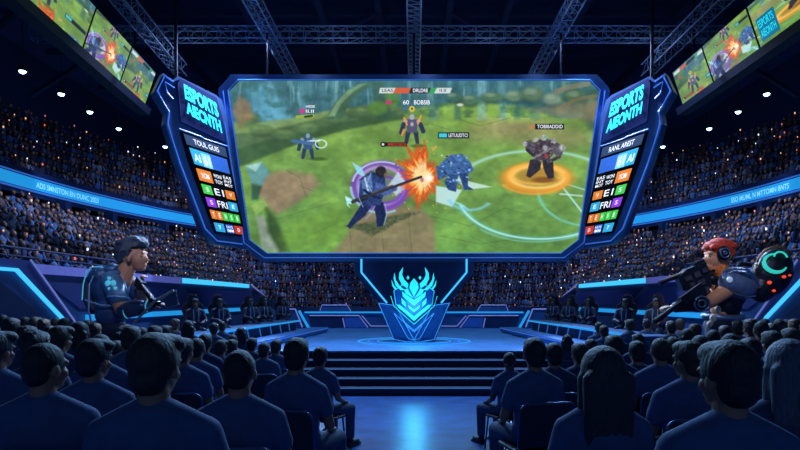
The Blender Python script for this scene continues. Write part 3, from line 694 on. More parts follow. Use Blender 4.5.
# ---------------------------------------------------------------- the two side boards
def board(side):
    def T(px, py, off=0.):        # px, py as on the right-hand board
        u = (px-AX)/600; d = 30.08/(1+.9*u); x = u*d; n = Vector((-.669, -.743, 0))
        v = Vector((x, d, EYE+(300-py)/600*d))+n*off; return Vector((side*v.x, v.y, v.z))
    c0 = T(620, 243)
    who = 'gunner\'s side' if side > 0 else 'tablet man\'s side'
    B_ = thing('side_scoreboard', 'tall slanted blue board with cyan ESPORTS sign and colour tiles, '+who, 'scoreboard', c0)
    def add(name, bm, m):
        return fin(name, bm, m, B_, local=None) if False else _loc(fin(name, bm, m, None, local=c0), B_)
    def _loc(o, p): o.parent = p; o.location = (0,0,0); return o
    th = T(620,200,0)-T(620,200,.4)
    shape = [(606,100),(612,95),(650,76),(655,80),(665,73),(674,92),(661.5,113),(663,124),(650,165),(625,232),(612,244),(577,249),(583,236),(600,122)]
    bm = NB(); prism(bm, [T(x, y) for x, y in shape], th); add('housing', bm, M_navy)
    bm = NB(); prism(bm, [T(x, y, .06) for x, y in [(612,98),(648.5,79),(651,84),(647.5,122),(603,143),(606,118)]], T(620,200,0)-T(620,200,.06)); add('sign_panel', bm, mat('deep_sign_blue', (16,44,110), .4, .1))
    bm = NB(); prism(bm, [T(x, y, .06) for x, y in [(602,147),(649,131),(641,160),(614,232.5),(583,236.5)]], T(620,200,0)-T(620,200,.06)); scn = add('list_screen', bm, mat('dark_screen_glass', (6,10,24), .2))
    # glowing outlines
    bm = NB()
    for L_ in ([(655,82),(663.5,76),(671,91),(659,112),(660.5,124),(648,164),(623,229),(611,241),(580,245)], [(604,122),(600,145),(586,232)], [(601,146.5),(624,139),(628,136.5),(649,129)], [(654,88),(663,82),(661,93),(655,99)]):
        tube(bm, [T(x, y, .03) for x, y in L_], .028, 6)
    add('edge_light', bm, M_blueline)
    # sign lettering
    def quad(TL, TR, BR, BL, off):
        c = [T(*p, off) for p in (TL, TR, BR, BL)]
        if side < 0: c = [c[1], c[0], c[3], c[2]]
        return c
    Msign = mat('cyan_sign_letters', (30,210,225), emit=(38,222,236), strength=1.15)
    q1 = quad((612.5,103.5),(645.3,84),(643.7,99.5),(609.5,118.5), .09); q2 = quad((609,121),(643.7,101.5),(642,114),(606.5,134), .09)
    bm = NB(); lettering(bm, 'ESPORTS', quadmap(*q1), .05); lettering(bm, 'AIEONTH' if side > 0 else 'AIECNTH', quadmap(*q2), .05); add('sign_lettering', bm, Msign)
    # list of tiles
    q = quad((602,147),(648,131),(614,232.5),(583,236.5), .06)
    fn = quadmap(*q); nrm = (q[1]-q[0]).cross(q[3]-q[0]).normalized()
    if nrm.y > 0: nrm = -nrm
    fl = (lambda a, b: (a, b)) if side < 0 else (lambda a, b: (1-b, 1-a))
    E = lambda n_, c, st=.8: mat(n_, c, emit=c, strength=st)
    cols = {'cyan': E('tile_cyan', (50,170,210)), 'orange': E('tile_orange', (236,128,40)), 'green': E('tile_green', (70,200,70)), 'purple': E('tile_purple', (150,60,210)), 'red': E('tile_red', (205,60,44)), 'blue': E('tile_blue', (44,100,190)), 'slate': E('tile_slate', (40,60,90)), 'pale': E('tile_pale', (150,215,235))}
    tiles = [('cyan',.07,.5,.15,.31),('pale',.3,.52,.17,.31),('blue',.5,.93,.15,.31),('orange',.07,.42,.35,.47),('green',.07,.32,.505,.60),('orange',.68,.93,.51,.60),('purple',.07,.32,.635,.73),('cyan',.68,.93,.635,.73),('cyan',.07,.36,.895,.985),('blue',.42,.64,.895,.985),('red',.68,.93,.895,.985),('slate',.04,.96,.02,.125)]
    six = ['orange','orange','green','green','green']
    for k in range(5):
        a, b = .07+.174*k, .07+.174*k+.155; kk = k if side < 0 else 4-k
        tiles.append((six[kk], a, b, .765, .855))
    for c, a, b, v0, v1 in tiles:
        a, b = fl(a, b); bm = NB(); slab(bm, fn, a, v0, b, v1, nrm, .015); o = add('tile', bm, cols[c]); o['label'] = c+' lit tile'
    qq = [p+nrm*.03 for p in q]
    bm = NB()
    for s_, a, b, v0, v1 in (('TOUL GUIS' if side < 0 else 'RANL AREST', .22, .78, .045, .1), ('WONI', .47, .67, .36,.40), ('TOY', .47,.67,.42,.46), ('EAS',.72,.92,.35,.385), ('INT',.72,.92,.395,.425), ('MOT',.72,.92,.435,.465), ('E1',.38,.62,.52,.59), ('FRI', .36,.64,.65,.72), ('FATE',.43,.63,.91,.935),('IMM',.43,.63,.945,.975), ('AI',.11,.26,.20,.28), ('61',.33,.48,.19,.29), ('XOM',.15,.34,.385,.44), ('S',.16,.23,.53,.575), ('V',.77,.84,.535,.575), ('S',.16,.23,.66,.705), ('E',.77,.84,.66,.705), ('7',.18,.25,.92,.96), ('D',.77,.84,.92,.96)):
        a, b = fl(a, b)
        if side > 0 and s_ == 'TOUL GUIS': s_ = 'RANL AREST'
        lettering(bm, s_, quadmap(*qq, a, b, v0, v1), .01); add('list_lettering', bm, Mw); bm = NB()
    for k in range(5):
        a, b = .07+.174*k, .07+.174*k+.155; bm = NB(); lettering(bm, 'TEHSB'[k], quadmap(*qq, a+.055, b-.055, .785, .835), .01); add('list_lettering', bm, Mw)
    bm = NB(); tube(bm, [T(650,78,-.2), T(650,78,-.2)+Vector((0,0,3.4))], .06, 6); add('hanger', bm, M_dark)
for side in (-1, 1): board(side)

# ---------------------------------------------------------------- ribbon screens along the ceiling
def warp(x0, y0, x1, y1, nx, ny):
    u, v = np.meshgrid(np.linspace(0, 1, nx+1), np.linspace(0, 1, ny+1)); ix = np.clip(((x0+(x1-x0)*u-CX0)*SC).astype(int), 0, W_-1); iy = np.clip(((y0+(y1-y0)*v-CY0)*SC).astype(int), 0, H_-1)
    return u, v, LIN[iy, ix]
for side in (-1, 1):
    who = 'gunner\'s side' if side > 0 else 'tablet man\'s side'
    def R(y, v, off=0.):      # v 0 top, 1 bottom
        xt, xb, zt, zb = 10.55, 10.98, EYE+9.27, EYE+8.0; k = .085*(24.5-y) if side < 0 else 0.
        return np.array([side*(xt-k+(xb-xt)*v+off), y, zt+(zb-zt)*v])
    spans = ((24.5,22.05,(378,86,446,152),'far panel with a lone figure'), (21.95,19.1,(352,120,470,216),'middle panel with a fire burst'), (19.0,14.6,(484,92,600,216),'close panel with a ring of fire'))
    if side < 0: spans = spans[:2]+((19.0,14.6,(366,88,470,158),'close panel with a fighter on grass'),)
    for (ya, yb, src, wt) in spans:
        sc_ = thing('ceiling_screen', 'tilted ceiling game screen, '+wt+', '+who, 'screen', Vector(R((ya+yb)/2, 1)), 0)
        c0 = np.array(R((ya+yb)/2, 1)); nx, ny = 110, 60
        u, v, col = warp(*src, nx, ny)
        if side > 0: Y = ya+(yb-ya)*u
        else: Y = yb+(ya-yb)*u
        pos = np.stack([side*(10.55+.43*v-(.085*(24.5-Y) if side < 0 else 0.)), Y, EYE+9.27-1.27*v], -1)-c0
        grid_mesh('picture', nx, ny, pos, col, M_screen, sc_)
        bm = NB(); q = [Vector(R(ya,0,.02)-c0), Vector(R(yb,0,.02)-c0), Vector(R(yb,1,.02)-c0), Vector(R(ya,1,.02)-c0)]
        prism(bm, q, (side*.15,0,.05)); fin('casing', bm, M_black, sc_)
    # sign on the close panel
    if side > 0:
        S0 = thing('esports_sign', 'small cyan sign overlay on the ceiling screen with the ring of fire', 'sign', Vector(R(18,.75)))
        q = [Vector(R(y, v, -.03))-Vector(R(18,.75)) for y, v in ((18.8,.4),(17.9,.4),(17.9,.93),(18.8,.93))]
        bm = NB(); prism(bm, q, (.02,0,0)); fin('plate', bm, mat('teal_plate', (20,120,150), emit=(16,110,140), strength=.9), S0)
        bm = NB(); q2 = [p+Vector((-.015,0,0)) for p in q]
        lettering(bm, 'ESPORTS', quadmap(*q2, .08,.92,.12,.45)); lettering(bm, 'AIEONTH', quadmap(*q2, .08,.92,.55,.88)); fin('lettering', bm, MATS['cyan_sign_letters'], S0)
    bm = NB(); h = side*.1
    fr = thing('screen_gantry', 'long dark gantry carrying the ceiling screens, '+who, 'gantry', (side*(11.2 if side > 0 else 10.73), 19, 10), math.atan(.085) if side < 0 else 0)
    bm = NB(); prism(bm, [Vector((side*10.9-side*11.2, 6, -.2)), Vector((side*11.35-side*11.2, 6, -.2)), Vector((side*11.42-side*11.2, 6, -.45)), Vector((side*11.0-side*11.2, 6, -.45))], (0,-14,0)); fin('lower_beam', bm, M_dark, fr)
    bm = NB(); prism(bm, [Vector((-side*.42, 6, 1.25)), Vector((side*.3, 6, 1.25)), Vector((side*.3, 6, -.4)), Vector((side*.1, 6, -.4))], (0,-14,0)); fin('back_panel', bm, M_dark, fr)
    bm = NB(); tube(bm, [(-side*.32, 5.7, 1.28), (-side*.32, -7, 1.28)], .03, 6); fin('edge_tube', bm, M_truss, fr)
    for y in (-4, 0, 5):
        bm = NB(); tube(bm, [(0, y, 1.2), (0, y, 6)], .05, 6); fin('hanger', bm, M_dark, fr)
    truss('slim blue truss above the ceiling screens, '+who, (side*10.3+(1.05 if side < 0 else 0), 12, 12.0), (side*10.3, 26.5, 12.0), .5, pitch=.6)
# ---------------------------------------------------------------- people
M_skin = mat('skin', (150,104,84), .55, vary=.06, scale=20)
M_skin_d = mat('deep_skin', (96,62,48), .55, vary=.06, scale=20)
M_shirt = mat('navy_tshirt', (58,80,122), .85, vary=.12, scale=14, bump=.15)
M_shirt2 = mat('dark_tshirt', (42,58,94), .85, vary=.12, scale=14, bump=.15)
M_shirt3 = mat('slate_tshirt', (64,84,120), .85, vary=.12, scale=14, bump=.15)
M_jean = mat('blue_jeans', (60,74,106), .85, vary=.2, scale=30)
M_shoe = mat('dark_shoes', (14,18,30), .6)
def hairmat(name, c):
    m = mat(name, c, .58, vary=.35, scale=30, bump=.5, spec=.45)
    for nd in m.node_tree.nodes:
        if nd.type == 'TEX_COORD':
            mp = m.node_tree.nodes.new('ShaderNodeMapping'); mp.inputs['Scale'].default_value = (3,3,.5)
            nz = [n for n in m.node_tree.nodes if n.type == 'TEX_NOISE'][0]
            m.node_tree.links.new(nd.outputs['Object'], mp.inputs['Vector']); m.node_tree.links.new(mp.outputs['Vector'], nz.inputs['Vector'])
    return m
H_black = hairmat('black_hair', (20,22,32)); H_brown = hairmat('brown_hair', (48,38,36)); H_blond = hairmat('ash_blond_hair', (74,78,96)); H_grey = hairmat('mid_brown_hair', (40,40,52))
def rotz(a): return Matrix.Rotation(a, 3, 'Z')
HC = 1.175                                   # head centre height when seated
def head_prims(bm, yaw, tilt=0., k=1.):
    R_ = rotz(yaw) @ Matrix.Rotation(tilt, 3, 'X'); piv = Vector((0,-.01,1.06))
    def q(p): return piv+R_ @ (Vector(p)-piv)
    ell(bm, q((0,-.012,HC+.03)), (.077,.096,.098), R_); ell(bm, q((0,.022,HC-.035)), (.06,.07,.07), R_); ell(bm, q((0,.05,HC-.075)), (.036,.034,.028), R_)
    ell(bm, q((0,.094,HC-.018)), (.013,.02,.02), R_); cap(bm, q((0,.083,HC+.02)), q((0,.1,HC-.018)), .009, .013)
    ell(bm, q((0,.084,HC-.055)), (.025,.012,.009), R_); cap(bm, q((-.05,.068,HC+.032)), q((.05,.068,HC+.032)), .014)
    for s in (-1, 1):
        ell(bm, q((s*.079,-.004,HC-.006)), (.01,.021,.032), R_); ell(bm, q((s*.042,.058,HC-.022)), (.022,.022,.024), R_)
def hand(bm, w_, d, up, s, k=1., curl=.5):
    """palm, four fingers of unequal length, thumb leaving the side of the palm"""
    w_ = Vector(w_); d = Vector(d).normalized(); up = Vector(up); sd = d.cross(up).normalized(); up = sd.cross(d).normalized()
    pc = w_+d*.045*k
    for o_ in (-.026, -.009, .009, .026): cap(bm, w_+sd*o_*.6*k, w_+d*.085*k+sd*o_*k, .013*k, .011*k, 8)
    for o_, L in ((-.028,.062),(-.0095,.075),(.0095,.08),(.028,.07)):
        a = w_+d*.088*k+sd*o_*k; b = a+(d*(1-.3*curl)-up*.4*curl)*L*.5*k; c = b+(d*(1-1.2*curl)-up*1.1*curl)*L*.5*k
        cap(bm, a, b, .0095*k, .009*k, 8); cap(bm, b, c, .009*k, .0075*k, 8)
    a = w_+d*.025*k+sd*.03*s*k; b = a+(d*.6+sd*.7*s-up*.2)*.042*k; c = b+(d*.9-up*.35)*.034*k
    cap(bm, a, b, .012*k, .0105*k, 8); cap(bm, b, c, .0105*k, .009*k, 8)
def limbs(wide):
    out = []
    for s in (-1, 1):
        sh = Vector((s*.172*wide, -.01, .94)); el = Vector((s*.228*wide, .04, .69)); wr = Vector((s*.15, .27, .615)); out.append((s, sh, el, wr))
    return out
def make_person(name, yaw, hair, hairm, shirtm, wide=1., skin=M_skin, keep=.35, vox=.0085):
    root = thing(name, 'x', 'person', (0,0,0))
    def body(bm):
        head_prims(bm, yaw)
        cap(bm, (0,-.02,.98), (0,-.014,1.11), .064, .056); ell(bm, (0,-.01,.86), (.155*wide,.095,.17)); ell(bm, (0,0,.66), (.135*wide,.1,.17)); ell(bm, (0,.01,.55), (.155*wide,.12,.1))
        for s, sh, el, wr in limbs(wide):
            cap(bm, (s*.03,-.02,1.02), sh, .04, .046); cap(bm, sh, el, .046, .038); cap(bm, el, wr, .037, .024)
            hand(bm, wr+Vector((0,.005,-.005)), (-s*.35,1,-.15), (0,.1,1), -s)
            kn = Vector((s*.13,.46,.5)); an = Vector((s*.125,.47,.09)); cap(bm, (s*.085,.03,.53), kn, .08, .056); cap(bm, kn, an, .052, .036); cap(bm, an+Vector((0,-.02,-.03)), an+Vector((0,.12,-.045)), .036, .03)
    blob('body', body, skin, vox, 3, keep, root)
    def shirt(bm):
        i = .016
        ell(bm, (0,-.012,.86), (.168*wide+i,.105+i,.185)); ell(bm, (0,-.005,.7), (.152*wide+i,.11+i,.2)); ell(bm, (0,.0,.6), (.16*wide+i,.125+i,.13))
        ell(bm, (0,-.02,.99), (.14,.085,.085))
        for s, sh, el, wr in limbs(wide):
            cap(bm, (s*.03,-.022,1.035), sh, .05, .06); cap(bm, sh, sh.lerp(el, .55), .062, .062)
    blob('shirt', shirt, shirtm, .012, 4, .45, root, cut=lambda c: c.z < .535)
    def trousers(bm):
        ell(bm, (0,.01,.55), (.17*wide,.135,.11))
        for s in (-1, 1):
            kn = Vector((s*.13,.46,.5)); an = Vector((s*.125,.47,.14)); cap(bm, (s*.085,.03,.535), kn, .092, .07); cap(bm, kn, an, .068, .056)
    blob('trousers', trousers, M_jean, .014, 3, .5, root)
    for s in (-1, 1):
        def shoe(bm, s=s):
            cap(bm, (s*.125,.45,.05), (s*.13,.62,.042), .046, .04); cap(bm, (s*.125,.455,.1), (s*.126,.47,.06), .044, .044); box(bm, (s*.127,.54,.012), (.085,.27,.024))
        blob('shoe', shoe, M_shoe, .012, 2, .5, root)
    R_ = rotz(yaw); piv = Vector((0,-.01,1.06)); q = lambda p: piv+R_ @ (Vector(p)-piv); iR = R_.inverted()
    def hairb(bm):
        if hair == 'buzz':
            ell(bm, q((0,-.014,HC+.034)), (.081,.1,.1), R_); ell(bm, q((0,-.05,HC-.02)), (.066,.055,.06), R_)
        elif hair == 'thin':
            ell(bm, q((0,-.02,HC+.03)), (.08,.098,.098), R_)
        elif hair in ('short', 'side', 'curl'):
            ell(bm, q((0,-.014,HC+.04)), (.09,.108,.108), R_); ell(bm, q((0,-.05,HC-.025)), (.074,.062,.07), R_); ell(bm, q((0,.03,HC+.09)), (.075,.075,.05), R_)
            if hair == 'side': ell(bm, q((.012,.045,HC+.095)), (.078,.068,.045), R_)
            r_ = random.Random(41)
            for _ in range(40 if hair == 'curl' else 0):
                a, b = r_.uniform(0, 6.28), r_.uniform(.1, 1.4); ell(bm, q((.082*math.cos(a)*math.cos(b), -.02+.1*math.sin(a)*math.cos(b), HC+.05+.09*math.sin(b))), (.016,.018,.014), R_, 8, 6)
        else:
            L = {'bob': .12, 'long': .27}[hair]
            ell(bm, q((0,-.018,HC+.04)), (.098,.112,.11), R_); ell(bm, q((0,-.05,HC-.07)), (.105,.078,.14), R_)
            for s in (-1, 1): cap(bm, q((s*.08,-.01,HC)), q((s*.096,-.03,HC-L)), .032, .022)
            for x in np.linspace(-.075, .075, 6): cap(bm, q((x,-.09,HC)), q((x*1.15,-.105+abs(x)*.25,HC-L-.05+.02*math.sin(x*90))), .04, .018)
    def hcut(c):
        l = piv+iR @ (c-piv); z = l.z-HC
        if hair in ('bob','long'): return l.y > .045 and z < .06 and abs(l.x) < .075
        if z > .075: return False
        if l.y > .05-.25*max(0, -z+.02) and z < .07: return True
        if z < .0 and l.y > -.03: return True
        return z < -.085
    blob('hair', hairb, hairm, .0085, 2, .5, root, cut=hcut)
    return root

# a dark stacking chair
def make_chair():
    root = thing('audience_chair', 'x', 'chair', (0,0,0))
    Mc = mat('dark_chair_shell', (16,24,48), .5); Mf = mat('steel_chair_tube', (70,90,130), .35, .7)
    bm = NB(); box(bm, (0,.02,.445), (.44,.43,.035)); fin('seat', bm, Mc, root, bevel=.015)
    bm = NB(); N = 10; fr = []
    outl = [(-.22,.5),(-.225,.76)]+[(-.225+.07*(1-math.cos(a)), .76+.07*math.sin(a)) for a in np.linspace(.2, math.pi/2, 5)]
    outl = outl+[(-x, z) for x, z in outl[::-1]]
    prism(bm, [(x, -.195-.12*(z-.5), z) for x, z in outl], (0,-.03,0)); fin('backrest', bm, Mc, root, bevel=.008)
    bm = NB(); tube(bm, [(x*1.03, -.212-.12*(z-.5), z+.004) for x, z in outl], .011, 8); fin('back_frame', bm, Mf, root, True)
    for sx in (-1, 1):
        for sy in (-1, 1):
            bm = NB(); tube(bm, [(sx*.2, sy*.19, .44), (sx*.225, sy*.23, 0)] if sy > 0 else [(sx*.226,-.212,.5), (sx*.22,-.2,.42), (sx*.23,-.25,0)], .012, 8); fin('leg', bm, Mf, root, True)
    return root
chair0 = make_chair(); chair_used = [False]
PROTO = {}
def proto(yaw, hair, hm, sm_, wide, skin):
    key = (yaw, hair, hm.name, sm_.name, wide, skin.name)
    if key not in PROTO: PROTO[key] = [make_person('person', math.radians(yaw), hair, hm, sm_, wide, skin), False]
    p = PROTO[key]
    if not p[1]: p[1] = True; return p[0]
    return copy_tree(p[0])
n_aud = [0]; TAKEN = []
def seat(px, top, w_, yaw0, hair, hm, shirt=M_shirt, label=None, group=None, wide=1., skin=M_skin, chair_label=None, dmin=None, turn=0):
    yaw = round(yaw0*.72)
    d = 108./w_
    if dmin: d = dmin
    s = 1.0 if not label else 1.0
    gx = lambda: min(math.hypot((px-AX)/600*d+4.93, d-9.8), math.hypot((px-AX)/600*d-5.06, d-9.8)) < .8
    near_giant = gx() or (9 < d < 10.7 and min(abs(px-112), abs(px-722)) < 45)
    for _ in range(60):
        if gx() or any(math.hypot((px-AX)/600*d-a, d-b) < .52 for a, b in TAKEN): d += -.1 if near_giant else .12
        else: break
    x = (px-AX)/600*d; zt = EYE+(300-top)/600*d; g_ = ground(x, d)
    s = min(1.13, max(.93, (zt-g_)/1.315)); 
    o = proto(yaw, hair, hm, shirt, wide, skin); f = .22*math.atan2(-x, 14-d+6) if True else 0
    o.location = (x, d, g_); o.scale = (s*1.04, s, s); o.rotation_euler = (0,0,-math.atan2(-x, 18-d)*-.5+math.radians(turn))
    o['label'] = label or 'x'
    if group: o['group'] = group
    elif 'group' in o: del o['group']
    c = chair0 if not chair_used[0] else copy_tree(chair0); chair_used[0] = True
    c.location = o.location; c.rotation_euler = o.rotation_euler; c.scale = (s, s, s)
    c['label'] = chair_label or 'dark audience chair hidden behind its sitter in the rows before the stage'
    if not chair_label: c['group'] = 'audience chairs in the rows'
    elif 'group' in c: del c['group']
    TAKEN.append((x, d)); return o
B, S, C_, T_, BB, LL = 'buzz', 'short', 'curl', 'thin', 'bob', 'long'
# the people one can single out
seat(45,341,39,-38,B,H_black,M_shirt,'broad man with shaved head, cheek turned to the stage, beside the side-parted tall man',wide=1.12,chair_label='dark chair under the shaven-headed broad man')
seat(94,339,30,-30,'side',H_black,M_shirt,'man with neat dark hair and visible ear, behind the shaven-headed broad man',wide=1.05,chair_label='dark chair under the neat-haired man with visible ear')
seat(155.5,333.5,49,-14,'side',H_brown,M_shirt,'largest dark-haired man in navy t-shirt below the tablet-holding giant',wide=1.08,chair_label='dark chair under the largest man below the tablet-holding giant')
seat(-3,331,27,-30,'side',H_grey,M_shirt,'short-haired man in profile, outermost of the large heads on the tablet giant\'s side',chair_label='dark chair under the man cut off in profile')
seat(183,338,19,-22,S,H_brown,M_shirt,'dark-haired man just beyond the largest man\'s ear, shoulder in blue tee',chair_label='dark chair just beyond the largest man\'s ear')
seat(240,350.5,36,-4,B,H_black,M_shirt,'round cropped-headed man in blue tee alone before the aisle pair, back fully visible',wide=1.04,chair_label='dark chair under the round cropped-headed man')
seat(297,338,25,8,S,H_black,M_shirt,turn=-16,label='dark-haired man in blue tee on rounded chair, second from aisle, facing the screen',chair_label='dark rounded chair under the tee-shirted man beside the aisle')
seat(320.5,347,15.5,20,S,H_black,M_shirt3,'man on the aisle seat with jeans and dark shoe showing, before the steps',dmin=7.2,turn=-30,chair_label='dark aisle chair with its steel leg showing, beside the lit floor')
seat(509,352,13.5,-22,T_,H_brown,M_shirt,'balding man on the gunner-side aisle seat, jeans and shoe showing',dmin=7.4,turn=30,skin=M_skin_d,chair_label='dark aisle chair of the balding man beside the steps')
seat(534,338,22.5,-10,S,H_black,M_shirt,turn=16,label='short-haired man in blue tee behind the balding aisle man, knees towards aisle',chair_label='dark rounded chair of the short-haired man behind the balding aisle man')
seat(602,352,42,6,LL,H_grey,M_shirt,'woman with long straight dark hair over her back, beside the aisle rows',wide=.9,chair_label='dark chair under the woman with straight dark hair')
seat(728,341,54,26,'side',H_black,M_shirt,'largest tousle-haired man looking to the stage, his neck and ear lit',wide=1.05,chair_label='dark chair under the largest tousle-haired man')
seat(689,341,28,42,'side',H_brown,M_shirt,'young man in profile with swept fringe beside the largest tousle-haired man',chair_label='dark chair under the young man in profile')
seat(787,340,40,-2,LL,H_blond,M_shirt2,'woman with long ash-blond hair down her back under the glowing diagonal light',wide=.92,chair_label='dark chair under the ash-blond woman')
seat(812,372,34,14,S,H_brown,M_shirt,'person whose blue sleeve and forearm enter beside the ash-blond woman',chair_label='dark chair under the person entering beside the ash-blond woman')
seat(60,326,19,-30,'side',H_brown,M_shirt2,'brown-haired man with lit cheek between the shaven man and the tablet giant',chair_label='dark chair of the lit-cheek man')
seat(36,331,24,-10,C_,H_black,M_shirt2,'curly dark head directly behind the shaven-headed broad man',chair_label='dark chair of the curly head behind the shaven man')
seat(554,343,17.5,10,S,H_black,M_shirt2,'dark cropped head beyond the short-haired man\'s shoulder on the gunner side',chair_label='dark chair beyond the short-haired man\'s shoulder')
seat(580,343,17.5,30,S,H_brown,M_shirt2,'man with turned face next to the dark long-haired woman, dark collar',chair_label='dark chair of the turned-faced man')
seat(614,335,17.5,4,S,H_black,M_shirt2,'dark head rising just beyond the dark long-haired woman\'s crown',chair_label='dark chair beyond the dark long-haired woman')
seat(637,341,16,4,S,H_black,M_shirt2,'cropped man in dark tee facing away, beyond the dark long-haired woman\'s shoulder',chair_label='dark chair of the cropped man beyond the woman')
seat(660,337,19,8,B,H_brown,M_shirt,'upright man with close-cut brown hair and blue tee, between the woman and profile youth',chair_label='dark chair of the upright close-cut man')
seat(117,342,15.5,-26,S,H_brown,M_shirt,'slim man in blue tee between the neat-haired man and the largest man',wide=.95,chair_label='dark chair of the slim man')
seat(750,338,20,0,S,H_black,M_shirt2,'dark head just beyond the largest tousle-haired man\'s crown',chair_label='dark chair beyond the largest tousle-haired man')
seat(772,331,19,24,'side',H_brown,M_shirt2,'dark-haired man with face turned inward, next to the ash-blond woman',chair_label='dark chair beside the ash-blond woman')
LB = 'dark-haired audience member in the packed far rows below the tablet-holding giant'; GB = 'audience heads below the tablet-holding giant'
RB = 'dark-haired audience member in the packed far rows below the red-haired gunner'; GR = 'audience heads below the red-haired gunner'
LM = 'audience member in the rows between the tablet-holding giant and the aisle'; GM = 'audience between the tablet giant and the aisle'
RM = 'audience member in the far rows between the aisle and the gunner'; GN = 'audience between the aisle and the gunner'
ph = [(S,H_black,-20,M_shirt2),(B,H_black,-8,M_shirt),(C_,H_brown,-26,M_shirt2),('side',H_brown,-30,M_shirt),(S,H_brown,-10,M_shirt3),(BB,H_black,-6,M_shirt2)]
pr = [(S,H_black,14,M_shirt2),(B,H_black,6,M_shirt),(C_,H_brown,22,M_shirt2),('side',H_brown,26,M_shirt),(S,H_brown,10,M_shirt3),(BB,H_black,6,M_shirt2)]
for i, (x, t_, w_) in enumerate([(11,318,15),(3,315,10),(25,317,10),(35,317,10.5),(44,319,11),(56,317,11),(65,318,12),(80,322,15),(95,323,11.2),(106,324,12.2),(27,326,17.5),(101,333,20),(120,332,16.5),(142,332,12.5),(73,341,15),(165,329,11.5),(155,326,11.2),(-6,322,13),(16,331,14),(50,338,14),(131,326,11.4),(88,331,12.5)]):
    h_, m_, y_, s_ = ph[i*5 % 6]; seat(x, t_, w_, y_, h_, m_, s_, LB, GB)
for i, (x, t_, w_) in enumerate([(197,337,16),(205,334,13),(188,330,10),(214,337,10),(221,340,13.5),(232,344,13),(233,335,10.5),(252,339,12),(241,336,9.5),(264,344,12.2),(276,342,12),(175,331,9.5),(222,333,9)]):
    h_, m_, y_, s_ = ph[(i*5+1) % 6]; seat(x, t_, w_, y_, h_, m_, s_, LM, GM)
for i, (x, t_, w_) in enumerate([(591,339,12.5),(567,339,10),(599,337,9),(630,335,9.5),(638,334,12),(647,337,9.2),(671,331,10.5),(673,337,14.5),(680,331,9.5),(604,333,9.6)]):
    h_, m_, y_, s_ = pr[i*5 % 6]; seat(x, t_, w_, y_, h_, m_, s_, RM, GN)
for i, (x, t_, w_) in enumerate([(695,328,12),(713,329,15),(725,329,11.2),(730,334,16),(738,320,13),(750,327,13),(751,319,11),(761,320,11.5),(772,323,14),(779,319,10.6),(786,321,10),(791,329,17),(794,319,11),(700,334,18),(806,322,12),(687,333,11.4),(810,334,15),(765,331,12.6)]):
    h_, m_, y_, s_ = pr[(i*5+2) % 6]; seat(x, t_, w_, y_, h_, m_, s_, RB, GR)

